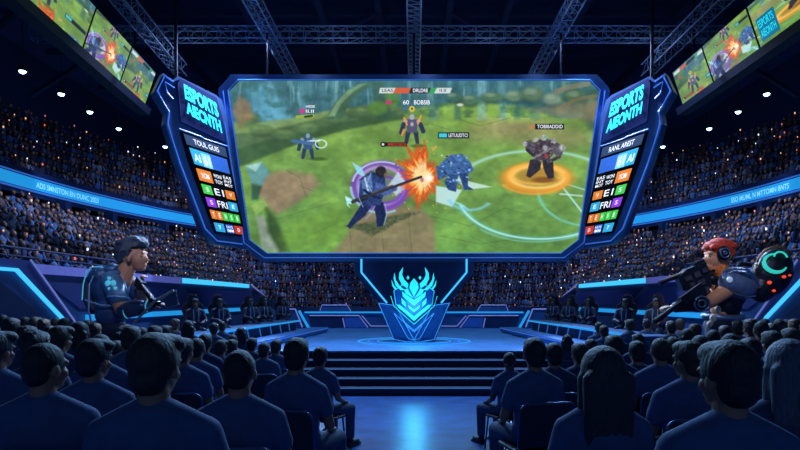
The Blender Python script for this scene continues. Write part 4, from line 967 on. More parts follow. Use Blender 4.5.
# ---------------------------------------------------------------- players at the desks
M_jkt = mat('dark_team_jacket', (44,50,76), .6, bump=.2); M_jr = mat('red_jacket_trim', (120,44,60), .6); M_jw = mat('pale_jacket_trim', (140,160,200), .6)
def make_player():
    root = thing('person', 'x', 'person')
    yaw = 0
    def body(bm):
        head_prims(bm, 0.); cap(bm, (0,-.02,.98), (0,-.012,1.10), .056, .05); ell(bm, (0,-.01,.86), (.15,.095,.17)); ell(bm, (0,0,.66), (.135,.1,.17)); ell(bm, (0,.01,.55), (.155,.12,.1))
        for s in (-1, 1):
            sh = Vector((s*.19,-.01,.965)); el = Vector((s*.25,.1,.72)); wr = Vector((s*.13,.34,.72))
            cap(bm, (s*.04,-.02,1.03), sh, .045, .05); cap(bm, sh, el, .046, .038); cap(bm, el, wr, .037, .024); hand(bm, wr, (-s*.2,1,0), (0,0,1), -s)
            kn = Vector((s*.13,.46,.5)); an = Vector((s*.125,.47,.09)); cap(bm, (s*.085,.03,.53), kn, .08, .056); cap(bm, kn, an, .052, .036); cap(bm, an+Vector((0,-.02,-.03)), an+Vector((0,.12,-.045)), .036, .03)
    blob('body', body, M_skin, .011, 2, .3, root)
    def jk(bm):
        ell(bm, (0,-.012,.86), (.19,.13,.2)); ell(bm, (0,-.005,.66), (.18,.14,.24)); cap(bm, (-.05,-.03,1.04), (.05,-.03,1.04), .062)
        for s in (-1, 1):
            sh = Vector((s*.19,-.01,.965)); el = Vector((s*.25,.1,.72)); wr = Vector((s*.13,.34,.72)); cap(bm, (s*.045,-.024,1.02), sh, .06, .068); cap(bm, sh, el, .068, .06); cap(bm, el, el.lerp(wr,.9), .06, .042)
    j = blob('jacket', jk, M_jkt, .013, 3, .4, root)
    for s in (-1, 1):
        bm = NB(); tube(bm, [(s*.055,.075,1.04),(s*.06,.135,.9),(s*.06,.155,.72)], .014, 6)
        fin('lapel_stripe', bm, M_jw, j)
    for s in (-1, 1):
        bm = NB(); tube(bm, [(s*.235,.03,.95),(s*.295,.11,.74),(s*.2,.3,.745)], .013, 6)
        fin('sleeve_stripe', bm, M_jr, j)
    def tr(bm):
        ell(bm, (0,.01,.55), (.17,.135,.11))
        for s in (-1, 1): cap(bm, (s*.085,.03,.535), (s*.13,.46,.5), .092, .07); cap(bm, (s*.13,.46,.5), (s*.125,.47,.12), .068, .056)
    blob('trousers', tr, M_jkt, .016, 2, .4, root)
    def hb(bm): ell(bm, (0,-.02,HC+.04), (.094,.11,.105)); ell(bm, (0,-.06,HC-.05), (.09,.07,.1))
    blob('hair', hb, H_black, .01, 2, .5, root, cut=lambda c: (c.y > .03 and c.z < HC+.06))
    bm = NB(); tube(bm, [(.1*math.sin(a), -.01, HC+.035+.105*math.cos(a)) for a in np.linspace(-1.5, 1.5, 12)], .012, 8)
    for s in (-1, 1): ell(bm, (s*.102,0,HC), (.026,.042,.046))
    tube(bm, [(.1,.02,HC-.02),(.08,.09,HC-.06),(.03,.12,HC-.065)], .006, 6); fin('headset', bm, M_black, root, True)
    bm = NB()
    for s in (-1, 1): ell(bm, (s*.03,.083,HC+.012), (.011,.008,.007), seg=8, rings=6)
    fin('eyes', bm, mat('eye_dark', (30,26,30), .2), root, True)
    return root
def make_gchair():
    root = thing('gaming_chair', 'x', 'chair'); Ml = mat('black_leather', (26,32,54), .4)
    bm = NB(); box(bm, (0,.02,.46), (.5,.5,.1)); fin('seat', bm, Ml, root, bevel=.03)
    bm = NB(); o_ = [(-.2,.52),(-.24,.66),(-.22,.8),(-.31,.98),(-.29,1.14),(-.16,1.2),(-.15,1.34),(-.09,1.42),(.09,1.42),(.15,1.34),(.16,1.2),(.29,1.14),(.31,.98),(.22,.8),(.24,.66),(.2,.52)]
    prism(bm, [(x, -.17-.12*(z-.5), z) for x, z in o_], (0,-.09,0)); fin('backrest', bm, Ml, root, bevel=.03)
    bm = NB(); tube(bm, [(x*.97, -.155-.12*(z-.5), z) for x, z in o_], .012, 6); fin('edge_piping', bm, M_jr, root)
    bm = NB(); tube(bm, [(0,0,.42),(0,0,.1)], .03, 8)
    for k in range(5): a = k*1.257; tube(bm, [(0,0,.1),(.28*math.cos(a),.28*math.sin(a),.05)], .02, 6)
    fin('base', bm, M_black, root)
    for s in (-1, 1):
        bm = NB(); box(bm, (s*.3,.04,.68), (.07,.26,.03)); bar(bm, (s*.3,0,.67), (s*.27,0,.45), .04); fin('armrest', bm, M_black, root)
    return root
pl0, gc0 = make_player(), make_gchair(); first = True
order = ['the end seat closest to the audience', 'the second seat from the audience', 'the middle seat', 'the fourth seat from the audience', 'the seat deepest into the stage']
for s in (-1, 1):
    who = 'tablet giant\'s side' if s < 0 else 'gunner\'s side'
    for k, (px, d) in enumerate(((195,12.9),(220,14.2),(251,16.2),(265,17.5),(283,19.2)) if s < 0 else ((656,12.5),(625,13.6),(588,16.2),(569,17.7),(553,19.2))):
        p = pl0 if first else copy_tree(pl0); c = gc0 if first else copy_tree(gc0); first = False
        x = (px-AX)/600*d; rz = math.atan2(-s*1., -1.7)-math.pi/2     # look towards hall axis and audience
        p.location = (x, d, SZ-.12 if False else SZ-.1); p.location.z = SZ
        p.rotation_euler = c.rotation_euler = (0,0, math.pi+ s*math.radians(-32)); c.location = p.location
        p.scale = (.82,.82,.84); c.scale = (.74,.82,.84)
        p['label'] = 'headset-wearing player in dark jacket at '+order[k]+', '+who; c['label'] = 'tall black gaming chair at '+order[k]+', '+who
# ---------------------------------------------------------------- the two giant figures
GD = 9.8; U = GD/600.
def G(px, py, dd=0.): return P(px, py, GD)+Vector((0, dd, 0))
def rel(o, root): o.parent = root; o.matrix_parent_inverse = Matrix.Translation(-root.location); return o
def eg(bm, px, py, dd, rx, ry, rz, rot=None, **k): ell(bm, G(px, py, dd), (rx*U, ry*U, rz*U), rot, **k)
def cg(bm, a, b, r0, r1=None): cap(bm, G(*a), G(*b), r0*U, (r1 if r1 is not None else r0)*U)
def yrot(deg): return Matrix.Rotation(math.radians(deg), 3, 'Y')
GZ = lambda px: ground((px-AX)/600*GD, GD)
FY = 300+(EYE-.30)/U
M_vest = mat('teal_blue_vest', (36,66,112), .5, .1, vary=.2, scale=6, bump=.2); M_glove = mat('steel_gauntlet', (70,84,120), .35, .6); M_gun = mat('gunmetal', (40,42,56), .35, .7, vary=.3)
M_gunl = mat('bronze_gun_edge', (176,164,160), .4, .1); M_pants = mat('dark_combat_trousers', (26,36,66), .8); M_badge = mat('cyan_badge', (90,190,215), emit=(70,170,200), strength=.55)
g1 = thing('person', 'giant quiffed man in blue vest with glowing shoulder badge, aiming beside the stage', 'person', G(112, FY))
def b1(bm):
    eg(bm,132,254,0,12.3,11,13); eg(bm,138.5,259,0,8.2,8.5,10.5); eg(bm,139.5,265.5,0,6,6.2,5.4); eg(bm,142.6,268.6,0,2.7,3,2.3); cg(bm,(145,254.5,0),(147.8,260.4,0),1.1,1.45); cg(bm,(144.2,252.6,-.08),(144.2,252.6,.08),1.5)
    eg(bm,145.2,264.8,0,1.3,2.6,.8); eg(bm,134,259,-.185,2.6,1.6,4.2); cg(bm,(128,266,0),(122,280,0),8,9.5)
    eg(bm,112,290,0,16,12,19); eg(bm,112,312,0,13.5,12,20); eg(bm,112,332,0,17,13,13)
    cg(bm,(118,282,-.15),(130,311,-.26),8.5,6.8); cg(bm,(130,311,-.26),(160,305.5,-.3),6.6,4)
    hand(bm, G(161,305,-.3), (1,0,.1), (0,-.2,1), 1, 1.75, .6)
    cg(bm,(120,282,.2),(134,301,.32),8,6.5); cg(bm,(134,301,.32),(138,287,.1),6,4.2); hand(bm, G(138,287,.1), (.15,-.25,1), (-1,0,.2), 1, 1.75, 1.)
    for dx, dd in ((-6,-.1),(8,.1)): cg(bm,(112+dx,334,dd),(112+dx*1.4,362,dd),9,6.5); cg(bm,(112+dx*1.4,362,dd),(112+dx*1.5,FY-6,dd),6.3,4); cg(bm,(112+dx*1.5,FY-4,dd),(120+dx*1.5,FY-3.5,dd),3.5,3)
rel(blob('body', b1, mat('tan_skin', (176,122,98), .5, vary=.06), .013, 3, .5), g1)
def v1(bm):
    eg(bm,110.5,288,0,18.5,15,20); eg(bm,111,311,0,15.5,14,20); cg(bm,(112,271,0),(125,275,0),8,7); cg(bm,(104,276,.1),(104,276,-.1),9)
    cg(bm,(120,281,.2),(128,292,.28),10,9)
    eg(bm,116,272,0,13,13,5,yrot(12)); eg(bm,100,275,0,12,12,8,yrot(-24))
ve = rel(blob('vest', v1, M_vest, .018, 3, .5), g1)
def sl1(bm): cg(bm,(117,282,-.17),(125.5,297,-.235),10.2,9.4); eg(bm,116,279,-.15,9,9,8)
rel(blob('sleeve', sl1, mat('teal_sleeve', (62,108,150), .5, .1, vary=.2, scale=6, bump=.2), .016, 3, .5), ve)
bm = NB(); tube(bm, [G(125+9.5*math.cos(a)*.98, 298+3*math.sin(a)*.5-0, -.22+.17*math.sin(a)) for a in np.linspace(0, 6.283, 24, endpoint=False)], .018, 6, closed=True)
for L_ in ([(103,270,-.2),(98,285,-.26),(97,310,-.25),(99,325,-.22)], [(126,277,-.1),(131,290,-.16),(131,318,-.14)], [(92,300,-.2),(110,305,-.29),(128,306,-.24)]): tube(bm, [G(*p) for p in L_], .014, 6)
rel(fin('vest_seam', bm, mat('pale_blue_piping', (110,150,200), .5)), ve)
bm = NB()
for (x, y, r) in ((118.5,284,3.1),(123.6,283.6,2.9),(121,289.5,3.3),(125.5,289,2.2),(119.5,279,1.9)): eg(bm, x, y, -.335, r, 1.6, r)
rel(fin('shoulder_badge', bm, M_badge, smooth=True), ve)
def h1(bm):
    eg(bm,129,250.5,0,13,12.6,12.8); eg(bm,124,257,0,7.5,10.4,8.5); eg(bm,134,243.5,0,11,12,8,yrot(-6)); eg(bm,140.5,243.5,0,7.5,10,7,yrot(20))
    for k in range(9): cg(bm,(124+k*.5,243-k*.4,-.17+.043*k),(142-abs(k-4)*.7,239.5,-.15+.037*k),2.8,2.4); cg(bm,(142-abs(k-4)*.7,239.5,-.15+.037*k),(147-abs(k-4)*.6,243,-.13+.0325*k),2.6,1.5)
    cg(bm,(133,252,-.19),(133.5,257,-.19),2.,1.4)
    for k in range(6): cg(bm,(143-k*.8,242.5+k*1.3,-.13-.012*k),(131-k,242+k*2,-.185-.004*k),1.5,1.7); cg(bm,(131-k,242+k*2,-.185-.004*k),(119.5+k*.7,249+k*2.8,-.11-.008*k),1.7,1.1)
rel(blob('hair', h1, hairmat('steel_blue_hair', (50,62,84)), .011, 1, .6, cut=lambda c: c.x > G(137,0).x and c.z < G(0,247.6).z), g1)
bm = NB()
for dd in (-.075,.075): eg(bm,143.3,256.5,dd,1.5,1.9,1.1,seg=8,rings=6)
rel(fin('eyes', bm, mat('eye_dark', (30,26,30), .2), smooth=True), g1)
def f1(bm): cg(bm,(132,311,-.265),(158,306,-.3),8,5.8); cg(bm,(139,309,-.3),(150,307,-.31),8.3,7.6)
rel(blob('gauntlet', f1, M_glove, .014, 2, .5), g1)
bm = NB()
for (x, y) in ((136,310),(143,308.5),(150,307.3),(157,306)): tube(bm, [G(x+.5*math.sin(a), y+7.4*math.cos(a)*(1-(x-136)*.012), -.29+.12*math.sin(a)) for a in np.linspace(0,6.283,16,endpoint=False)], .012, 6, closed=True)
rel(fin('gauntlet_rings', bm, M_badge), g1)
def p1(bm):
    eg(bm,112,332,0,19,15,12)
    for dx, dd in ((-6,-.1),(8,.1)): cg(bm,(112+dx,334,dd),(112+dx*1.4,362,dd),11,8.5); cg(bm,(112+dx*1.4,362,dd),(112+dx*1.5,FY-8,dd),8.2,6.5)
rel(blob('trousers', p1, M_pants, .02, 2, .4), g1)
for dx, dd in ((-6,-.1),(8,.1)):
    def bt(bm, dx=dx, dd=dd): cg(bm,(112+dx*1.5,FY-12,dd),(112+dx*1.5,FY-5,dd),6.5,6.5); cg(bm,(112+dx*1.5,FY-5.2,dd),(122+dx*1.5,FY-4.6,dd),5,4.4)
    rel(blob('boot', bt, M_shoe, .018, 2, .4), g1)
bg = thing('shoulder_bag', 'dark rolled bag slung behind the quiffed giant\'s back', 'bag', G(90,309))
def bb(bm): cg(bm,(93,274,.1),(88.5,284,.05),6.5,6); cg(bm,(88.5,284,.05),(88,298,0),6,5.2); cg(bm,(88,298,0),(93,309,0),5.4,5.2)
rel(blob('roll', bb, mat('dark_canvas', (24,34,62), .8, bump=.3), .016, 2, .5), bg)
bm = NB(); tube(bm, [G(90,272,-.1), G(86.5,285,-.1), G(85.5,300,-.1)], .009, 6); tube(bm, [G(89,275,-.12), G(98,268,-.22), G(110,267,-.24)], .01, 6); rel(fin('strap', bm, M_badge), bg)  # strap's glow stands in for cyan rim light along the shoulder
# rifle and tablet
rf = thing('rifle', 'long dark steel rifle held slanting down from the quiffed giant\'s chin', 'weapon', G(150,300,-.25))
bm = NB(); tube(bm, [G(141,284,-.02), G(163,304,-.28)], .045, 10); rel(fin('barrel', bm, M_gun, smooth=True), rf)
bm = NB(); tube(bm, [G(143,283,-.08), G(164.5,302,-.34)], .014, 8); rel(fin('edge_rail', bm, M_gunl), rf)
bm = NB(); bar(bm, G(137,280.5,.02), G(144,287,-.06), .12, .16); rel(fin('stock', bm, M_gun, bevel=.02), rf)
bm = NB(); tube(bm, [G(145,322,-.38), G(153,314,-.4), G(166,301,-.42), G(184,291,-.42)], .022, 8); rel(fin('sling_rod', bm, M_gunl), rf)
bm = NB(); bar(bm, G(158,300,-.3), G(168,305,-.36), .1, .12); rel(fin('receiver', bm, M_gun, bevel=.015), rf)
tb = thing('tablet', 'thin dark tablet with pale rim at the end of the giant\'s rifle', 'tablet', G(180,306,-.36))
bm = NB(); prism(bm, [G(x, y, -.4) for x, y in ((173,299),(185,291),(187.5,304),(176.5,307.5))], (0,.04,0)); rel(fin('screen', bm, mat('tablet_glass', (30,60,110), .15)), tb)
bm = NB(); tube(bm, [G(x, y, -.38) for x, y in ((173,299),(185,291),(187.5,304),(176.5,307.5))], .018, 6, closed=True); rel(fin('rim', bm, M_gunl), tb)

# red-haired gunner
g2 = thing('person', 'giant red-haired armoured gunner with orange beard and big steel shoulder plate', 'person', G(724, FY))
M_plate = mat('blue_steel_armour', (104,122,156), .42, .55, vary=.25, scale=6); M_platd = mat('dark_armour', (28,32,50), .4, .6, vary=.3); M_bone = mat('pale_pouch', (168,164,160), .6); M_red = hairmat('red_hair', (190,54,30)); M_or = hairmat('orange_beard', (214,108,48))
def b2(bm):
    eg(bm,719,254,0,12,11.5,12.5); eg(bm,713.5,260,0,8.5,9,10); eg(bm,709.5,267,0,5.5,6,5); eg(bm,704.6,260,0,2.4,1.8,2.4); cg(bm,(708,254,0),(704.8,260,0),1.5,1.8); cg(bm,(708.5,253,-.09),(708.5,253,.09),2.1); eg(bm,706.2,265.8,0,2,3,1.2)
    cg(bm,(719,264,0),(724,280,0),8,9); eg(bm,727,292,0,17,13,17); eg(bm,725,308,0,14,12,14); eg(bm,722,325,0,15,12,13)
    cg(bm,(726,287,-.18),(701,302,-.28),8,6.4); cg(bm,(701,302,-.28),(668,307,-.3),6.2,4); hand(bm, G(667,307,-.3), (-1,0,0), (0,-.2,1), -1, 1.75, .8)
    cg(bm,(724,284,.2),(712,300,.34),7.5,6); cg(bm,(712,300,.34),(707,291,.1),5.6,4); hand(bm, G(707,291,.1), (-.5,-.4,.7), (0,-.4,1), 1, 1.7, 1.)
    for dx, dd in ((-7,-.1),(7,.1)): cg(bm,(722+dx,328,dd),(722+dx*1.4,360,dd),9.5,7); cg(bm,(722+dx*1.4,360,dd),(722+dx*1.5,FY-6,dd),6.6,4.2); cg(bm,(722+dx*1.5,FY-4,dd),(714+dx*1.5,FY-3.5,dd),3.5,3)
rel(blob('body', b2, mat('warm_skin', (200,134,100), .5, vary=.06), .013, 3, .5), g2)
def h2(bm):
    eg(bm,719,249,0,13.2,13,11.5); eg(bm,724,246,0,10,11,7.5,yrot(6)); eg(bm,712,246.5,0,8,9.5,6); eg(bm,729,252,0,5.5,9,8); eg(bm,732,246,0,3.4,5,4)
    for k in range(8): cg(bm,(709,248,-.15+.043*k),(731,243+abs(k-3.5),-.13+.037*k),3.,2.6)
rel(blob('hair', h2, M_red, .014, 1, .6, cut=lambda c: c.x < G(710.5,0).x and c.z < G(0,251.5).z), g2)
def be(bm): eg(bm,713,270,0,6.5,8,6.5); cg(bm,(714,266,0),(712,280,-.02),6.5,2.5); cg(bm,(718,266,0),(719,283,0),7.5,6); cg(bm,(720,268,-.12),(716,280,-.14),3.5,2)
rel(blob('beard', be, M_or, .014, 1, .6), g2)
bm = NB(); eg(bm,717.5,254,-.2,6.8,2.6,7.2); tube(bm, [G(717.5+1.5*math.sin(a*.5), 254-12.5*math.sin(a), -.205*math.cos(a)) for a in np.linspace(0, math.pi, 14)], .03, 8); hs = rel(fin('headset', bm, M_platd, smooth=True), g2)
bm = NB(); tube(bm, [G(717.5+4.4*math.cos(a), 254+4.6*math.sin(a), -.245) for a in np.linspace(0,6.283,20,endpoint=False)], .012, 6, closed=True); tube(bm, [G(717.5+1.6*math.cos(a), 254+1.6*math.sin(a), -.25) for a in np.linspace(0,6.283,12,endpoint=False)], .012, 6, closed=True); rel(fin('ear_cup_ring', bm, M_plate), hs)
bm = NB()
for dd in (-.075,.075): eg(bm,707.6,256.5,dd,1.4,1.9,1.1,seg=8,rings=6)
rel(fin('eyes', bm, mat('eye_dark', (30,26,30), .2), smooth=True), g2)
def ar(bm): eg(bm,728,293,0,18,15.5,18); eg(bm,726,306,0,15,13.5,14); cg(bm,(712,279,0),(740,277,0),6,7)
rel(blob('breastplate', ar, M_platd, .018, 2, .5), g2)
def pa(bm): eg(bm,731,285,-.2,19.5,12,13.5,yrot(24)); eg(bm,722,283,-.22,10,10,12)
pp = rel(blob('shoulder_plate', pa, M_plate, .016, 2, .6), g2)
bm = NB()
for off, r in ((0,1.),(.02,.86)):
    tube(bm, [G(731+19.5*r*math.cos(a)*.93+2, 283-12*r*math.sin(a)+7.5*math.cos(a)*.9+off*60, -.425+.19*abs(math.cos(a))) for a in np.linspace(.15, math.pi-.2, 16)], .022, 8)
tube(bm, [G(744,296,-.34), G(735,297,-.4), G(724,295,-.43), G(717,291,-.43)], .014, 6)
rel(fin('plate_rim', bm, mat('bright_steel_rim', (150,170,200), .25, .8)), pp)
bm = NB(); eg(bm,717.5,280.5,-.38,2.9,2,2.9); rel(fin('plate_stud', bm, mat('pale_stud', (200,220,235), .3, emit=(150,190,220), strength=.35), smooth=True), pp)
def ga(bm): cg(bm,(694,303,-.29),(668,307,-.3),7.4,5.4); eg(bm,689,303.5,-.33,9,7,8.6)
gt = rel(blob('gauntlet', ga, M_platd, .014, 2, .5), g2)
bm = NB()
for r in (7.2, 3.6): tube(bm, [G(689+r*math.cos(a), 303.5+r*.95*math.sin(a), -.445) for a in np.linspace(0,6.283,24,endpoint=False)], .016, 6, closed=True)
rel(fin('gauntlet_ring', bm, M_plate), gt)
def bl(bm):
    tube(bm, [G(723+18*math.cos(a), 316-1.5*math.sin(a)+.0, .23*math.sin(a)) for a in np.linspace(0,6.283,28,endpoint=False)], 3.2*U, 8, closed=True)
bm = NB(); bl(bm); rel(fin('belt', bm, M_plate, smooth=True), g2)
for (x, y, r) in ((709,318,4.4),(706,324,4),(713,309,3.4),(716,322,4.2),(712,300.5,2.8)):
    def po(bm, x=x, y=y, r=r): eg(bm, x, y, -.16, r, r*.8, r*1.05)
    rel(blob('pouch', po, M_bone, .014, 2, .6), g2)
def p2(bm):
    eg(bm,722,326,0,18,15,13)
    for dx, dd in ((-7,-.1),(7,.1)): cg(bm,(722+dx,328,dd),(722+dx*1.4,360,dd),12,9); cg(bm,(722+dx*1.4,360,dd),(722+dx*1.5,FY-8,dd),8.4,6.5)
rel(blob('trousers', p2, M_pants, .02, 2, .4), g2)
for dx, dd in ((-7,-.1),(7,.1)):
    def bt(bm, dx=dx, dd=dd): cg(bm,(722+dx*1.5,FY-12,dd),(722+dx*1.5,FY-5,dd),6.5,6.5); cg(bm,(722+dx*1.5,FY-5.2,dd),(712+dx*1.5,FY-4.6,dd),5,4.4)
    rel(blob('boot', bt, M_shoe, .018, 2, .4), g2)
# guns
def gun(label, base, bits):
    t_ = thing('rifle', label, 'weapon', base)
    for nm, f_, m_ in bits:
        bm = NB(); f_(bm); rel(fin(nm, bm, m_, smooth=False), t_)
gun('upper dark rifle levelled across the red-haired gunner\'s chest', G(690,280,-.1), [
    ('barrel', lambda b: tube(b, [G(656,283.5,-.12), G(684,273,-.12)], .035, 10), M_gun),
    ('barrel_edge', lambda b: tube(b, [G(656,281.6,-.15), G(700,264.5,-.15)], .014, 6), M_gunl),
    ('receiver', lambda b: prism(b, [G(x,y,-.2) for x,y in ((673,278),(681,270),(700,262.5),(704,274),(706,286),(700,297),(688,290),(678,291))], (0,.16,0)), M_gun),
    ('side_plates', lambda b: [box(b, G(x,y,-.21), (w_*U,.05,h_*U), yrot(-22)) for x,y,w_,h_ in ((682,279,7,4),(691,275,6,5),(698,271,5,4),(686,285,5,4),(695,283,7,5),(701,290,4,6))], mat('worn_gun_plate', (84,80,92), .4, .6)),
    ('scope', lambda b: tube(b, [G(690,265,-.12), G(700,261,-.12)], .035, 10), M_gun),
    ('stock', lambda b: bar(b, G(703,273,-.12), G(711,271,-.1), .05), M_gun),
    ('grip_ring', lambda b: tube(b, [G(708+4.5*math.cos(a), 291+5.5*math.sin(a), -.05) for a in np.linspace(0,6.283,20,endpoint=False)], .03, 8, closed=True), mat('copper_ring', (190,120,80), .4, .5))])
gun('lower long-barrelled rifle pointing down over the players, in the gunner\'s gauntlet', G(668,304,-.42), [
    ('barrel', lambda b: tube(b, [G(644,321,-.42), G(672,300,-.42)], .045, 10), M_gun),
    ('barrel_edge', lambda b: tube(b, [G(644,319,-.45), G(684,289.5,-.45)], .014, 6), M_gunl),
    ('receiver', lambda b: bar(b, G(670,301.5,-.42), G(690,287,-.42), .1, .14), M_gun),
    ('magazine', lambda b: bar(b, G(680,296,-.42), G(687,304,-.38), .08, .1), M_gun)])
pk = thing('backpack', 'large dark rounded pack with glowing teal swirl and red eyes-like lights behind the gunner', 'backpack', G(768,300))
def pk1(bm): eg(bm,770,273,-.05,19.5,14,25,yrot(26)); eg(bm,760,288,-.05,14,12,15,yrot(30)); eg(bm,777,266,-.05,13,12,14)
rel(blob('shell', pk1, mat('dark_bronze_shell', (34,34,46), .35, .5, vary=.35, scale=5), .016, 2, .6), pk)
M_teal = mat('teal_swirl', (40,200,180), emit=(48,190,172), strength=.85)
def onp(x, y): return G(x, y, -.05-14*U*math.sqrt(max(.02, 1-((x-770)/24)**2-((y-273)/29)**2))-.02)
bm = NB(); tube(bm, [onp(766+10.5*math.cos(a), 264+9*math.sin(a)) for a in np.linspace(.5, 4.6, 24)], [.012+.022*math.sin(i/23*math.pi) for i in range(24)], 8)
tube(bm, [onp(771+6.5*math.cos(a), 259+6*math.sin(a)) for a in np.linspace(3.4, 6.2, 14)], .016, 8); rel(fin('swirl_light', bm, M_teal), pk)
bm = NB(); tube(bm, [onp(770+20*math.cos(a), 268+20*math.sin(a)) for a in np.linspace(3.2, 5.6, 20)], .02, 8); rel(fin('shell_edge', bm, mat('copper_edge', (150,96,70), .4, .6)), pk)
for (x, y, r) in ((760,283,2.3),(773,277.5,2.1),(765,291,1.8),(779,276,1.4)):
    bm = NB(); ell(bm, onp(x, y), (r*U,.02,r*.75*U)); rel(fin('red_light', bm, mat('red_glow', (230,70,40), emit=(235,70,40), strength=1.), smooth=True), pk)
bm = NB(); tube(bm, [G(748,265,-.05), G(738,264,-.1), G(731,270,-.15), G(727,278,-.3)], .035, 8); rel(fin('strap', bm, M_platd, smooth=True), pk)

# ---------------------------------------------------------------- the seated crowd in the stands
def crowd_geo(var):
    bm = NB(); cid = {}
    def add(fn, c):
        n0 = len(bm.faces); fn(); bm.faces.ensure_lookup_table()
        for f in list(bm.faces)[n0:]: f.material_index = c
    add(lambda: bmesh.ops.create_icosphere(bm, subdivisions=1, radius=1, matrix=Matrix.Translation((0,.01,1.14)) @ Matrix.Diagonal((.085,.1,.12,1))), 0)
    add(lambda: bmesh.ops.create_icosphere(bm, subdivisions=1, radius=1, matrix=Matrix.Translation((0,-.025,1.185 if var != 2 else 1.15)) @ Matrix.Diagonal((.098,.105,.1 if var != 2 else .16,1))), 2)
    def torso():
        bmesh.ops.create_icosphere(bm, subdivisions=1, radius=1, matrix=Matrix.Translation((0,0,.78)) @ Matrix.Diagonal((.2,.13,.27,1)))
        for s in (-1, 1):
            up = var == 1 and s == 1
            tube(bm, [(s*.19,0,.96),(s*.25,.1,.74 if not up else .95),(s*.14,.26,.68 if not up else 1.25)], .05, 5)
            tube(bm, [(s*.09,.05,.5),(s*.11,.45,.5),(s*.11,.47,.08)], .075, 5)
    add(torso, 1); return bm
SK = [(150,104,84),(110,74,58),(176,128,104)]; SH = [(34,52,92),(50,54,84),(74,52,64),(22,34,64),(70,96,140),(84,66,70),(40,84,140),(110,116,140)]; HR = [(22,20,28),(44,34,34),(70,56,50)]
COLS = [tuple(ring_pt(t, .98, 'low')[:2]) for t in (-1.5, .12, .25, .4)]
spots = {'low': [], 'up': []}
for kind, rows, sp_ in (('low', 10, .46), ('up', 6, .56)):
    for side in (-1, 1):
        for r in range(rows):
            f = (r+.45)/rows
            t = -14.; 
            while t < 1.0:
                p = ring_pt(t, f, kind)
                z = low_z(p, r/(rows-1)) if kind == 'low' else up_z(r/(rows-1))
                step = sp_*(.85+.3*random.random())
                if t < 0: t = min(0., t+step)
                else: t += step/(0.5*math.pi*(22 if kind == 'low' else 30))*(1.0)
                if random.random() < .07: continue
                x = side*p.x+random.uniform(-.05,.05); y = p.y+random.uniform(-.05,.05)
                if y < 8: continue
                px = AX+600*x/y
                if px < -18 or px > 818: continue
                if kind == 'up' and y > 47: continue
                if kind == 'low' and any(math.hypot(abs(x)-c_[0], y-c_[1]) < .75 for c_ in COLS): continue
                spots[kind].append((x, y, z, math.hypot(x, y), side, r))
protos = []
for v in range(3):
    for c in range(4):
        bm = crowd_geo(v); me = bpy.data.meshes.new('spectator'); bmesh.ops.recalc_face_normals(bm, faces=bm.faces[:]); bm.to_mesh(me); bm.free()
        me.materials.append(mat('crowd_skin_%d' % (c % 3), SK[c % 3], .7)); me.materials.append(mat('crowd_shirt_%d' % ((v*4+c) % 8), SH[(v*4+c) % 8], .9)); me.materials.append(mat('crowd_hair_%d' % (v % 3), HR[v % 3], .8))
        me.polygons.foreach_set('use_smooth', [True]*len(me.polygons)); protos.append(me)
low = sorted(spots['low'], key=lambda s: s[3]); indiv, rest = [], []
cnt = {-1: 0, 1: 0}
for s in low:
    if cnt[s[4]] < 92 and s[3] < 40: indiv.append(s); cnt[s[4]] += 1
    else: rest.append(s)
for i, (x, y, z, _, side, r) in enumerate(indiv):
    o = bpy.data.objects.new('spectator', protos[random.randrange(12)]); link(o); o.location = (x, y, z)
    o.rotation_euler = (0,0,math.atan2(16-y, -x)-math.pi/2+random.uniform(-.25,.25)); k = random.uniform(.84,.95); o.scale = (k,k,k)
    if side < 0: tag(o, 'spectator seated in the lower stand directly above the chevron light behind the tablet-holding giant', 'person', 'spectators above the chevron light on the tablet giant\'s side')
    else: tag(o, 'spectator seated in the lower stand directly above the chevron light behind the red-haired gunner', 'person', 'spectators above the chevron light on the gunner\'s side')
def merged(name, pts, label):
    geos = []
    for v in range(3):
        bm = crowd_geo(v); bmesh.ops.recalc_face_normals(bm, faces=bm.faces[:]); bmesh.ops.triangulate(bm, faces=bm.faces[:])
        V = np.array([q.co[:] for q in bm.verts]); bm.verts.index_update(); F = np.array([[q.index for q in f.verts] for f in bm.faces]); Mi = np.array([f.material_index for f in bm.faces]); bm.free(); geos.append((V, F, Mi))
    VV, FF, CC = [], [], []; n = 0
    for (x, y, z, *_r) in pts:
        V, F, Mi = geos[random.choices((0,1,2), (6,1.2,3))[0]]; a = math.atan2(16-y, -x)-math.pi/2+random.uniform(-.3,.3); k = random.uniform(.82,.95)
        R_ = np.array([[math.cos(a),-math.sin(a),0],[math.sin(a),math.cos(a),0],[0,0,1]])
        VV.append((V*k) @ R_.T+np.array([x, y, z])); FF.append(F+n); n += len(V)
        cols = np.array([lin(random.choice(SK)), lin(random.choice(SH)), lin(random.choice(HR))]); CC.append(cols[Mi])
    VV = np.concatenate(VV); FF = np.concatenate(FF); CC = np.concatenate(CC); k = len(FF)
    me = bpy.data.meshes.new(name); me.vertices.add(len(VV)); me.vertices.foreach_set('co', VV.ravel().astype(np.float32)); me.loops.add(k*3); me.polygons.add(k)
    me.loops.foreach_set('vertex_index', FF.ravel().astype(np.int32)); me.polygons.foreach_set('loop_start', (np.arange(k)*3).astype(np.int32)); me.update(calc_edges=True)
    ca = me.color_attributes.new('Col', 'FLOAT_COLOR', 'CORNER'); ca.data.foreach_set('color', np.concatenate([np.repeat(CC, 3, 0), np.ones((k*3,1))], 1).ravel().astype(np.float32))
    me.materials.append(M_crowd); me.polygons.foreach_set('use_smooth', [True]*k)
    o = bpy.data.objects.new(name, me); link(o); o['kind'] = 'stuff'; o['label'] = label; o['category'] = 'crowd'; return o
M_crowd = attr_mat('crowd_cloth_and_skin', False)
merged('crowd', rest, 'dense crowd filling the lower stand around the arena')
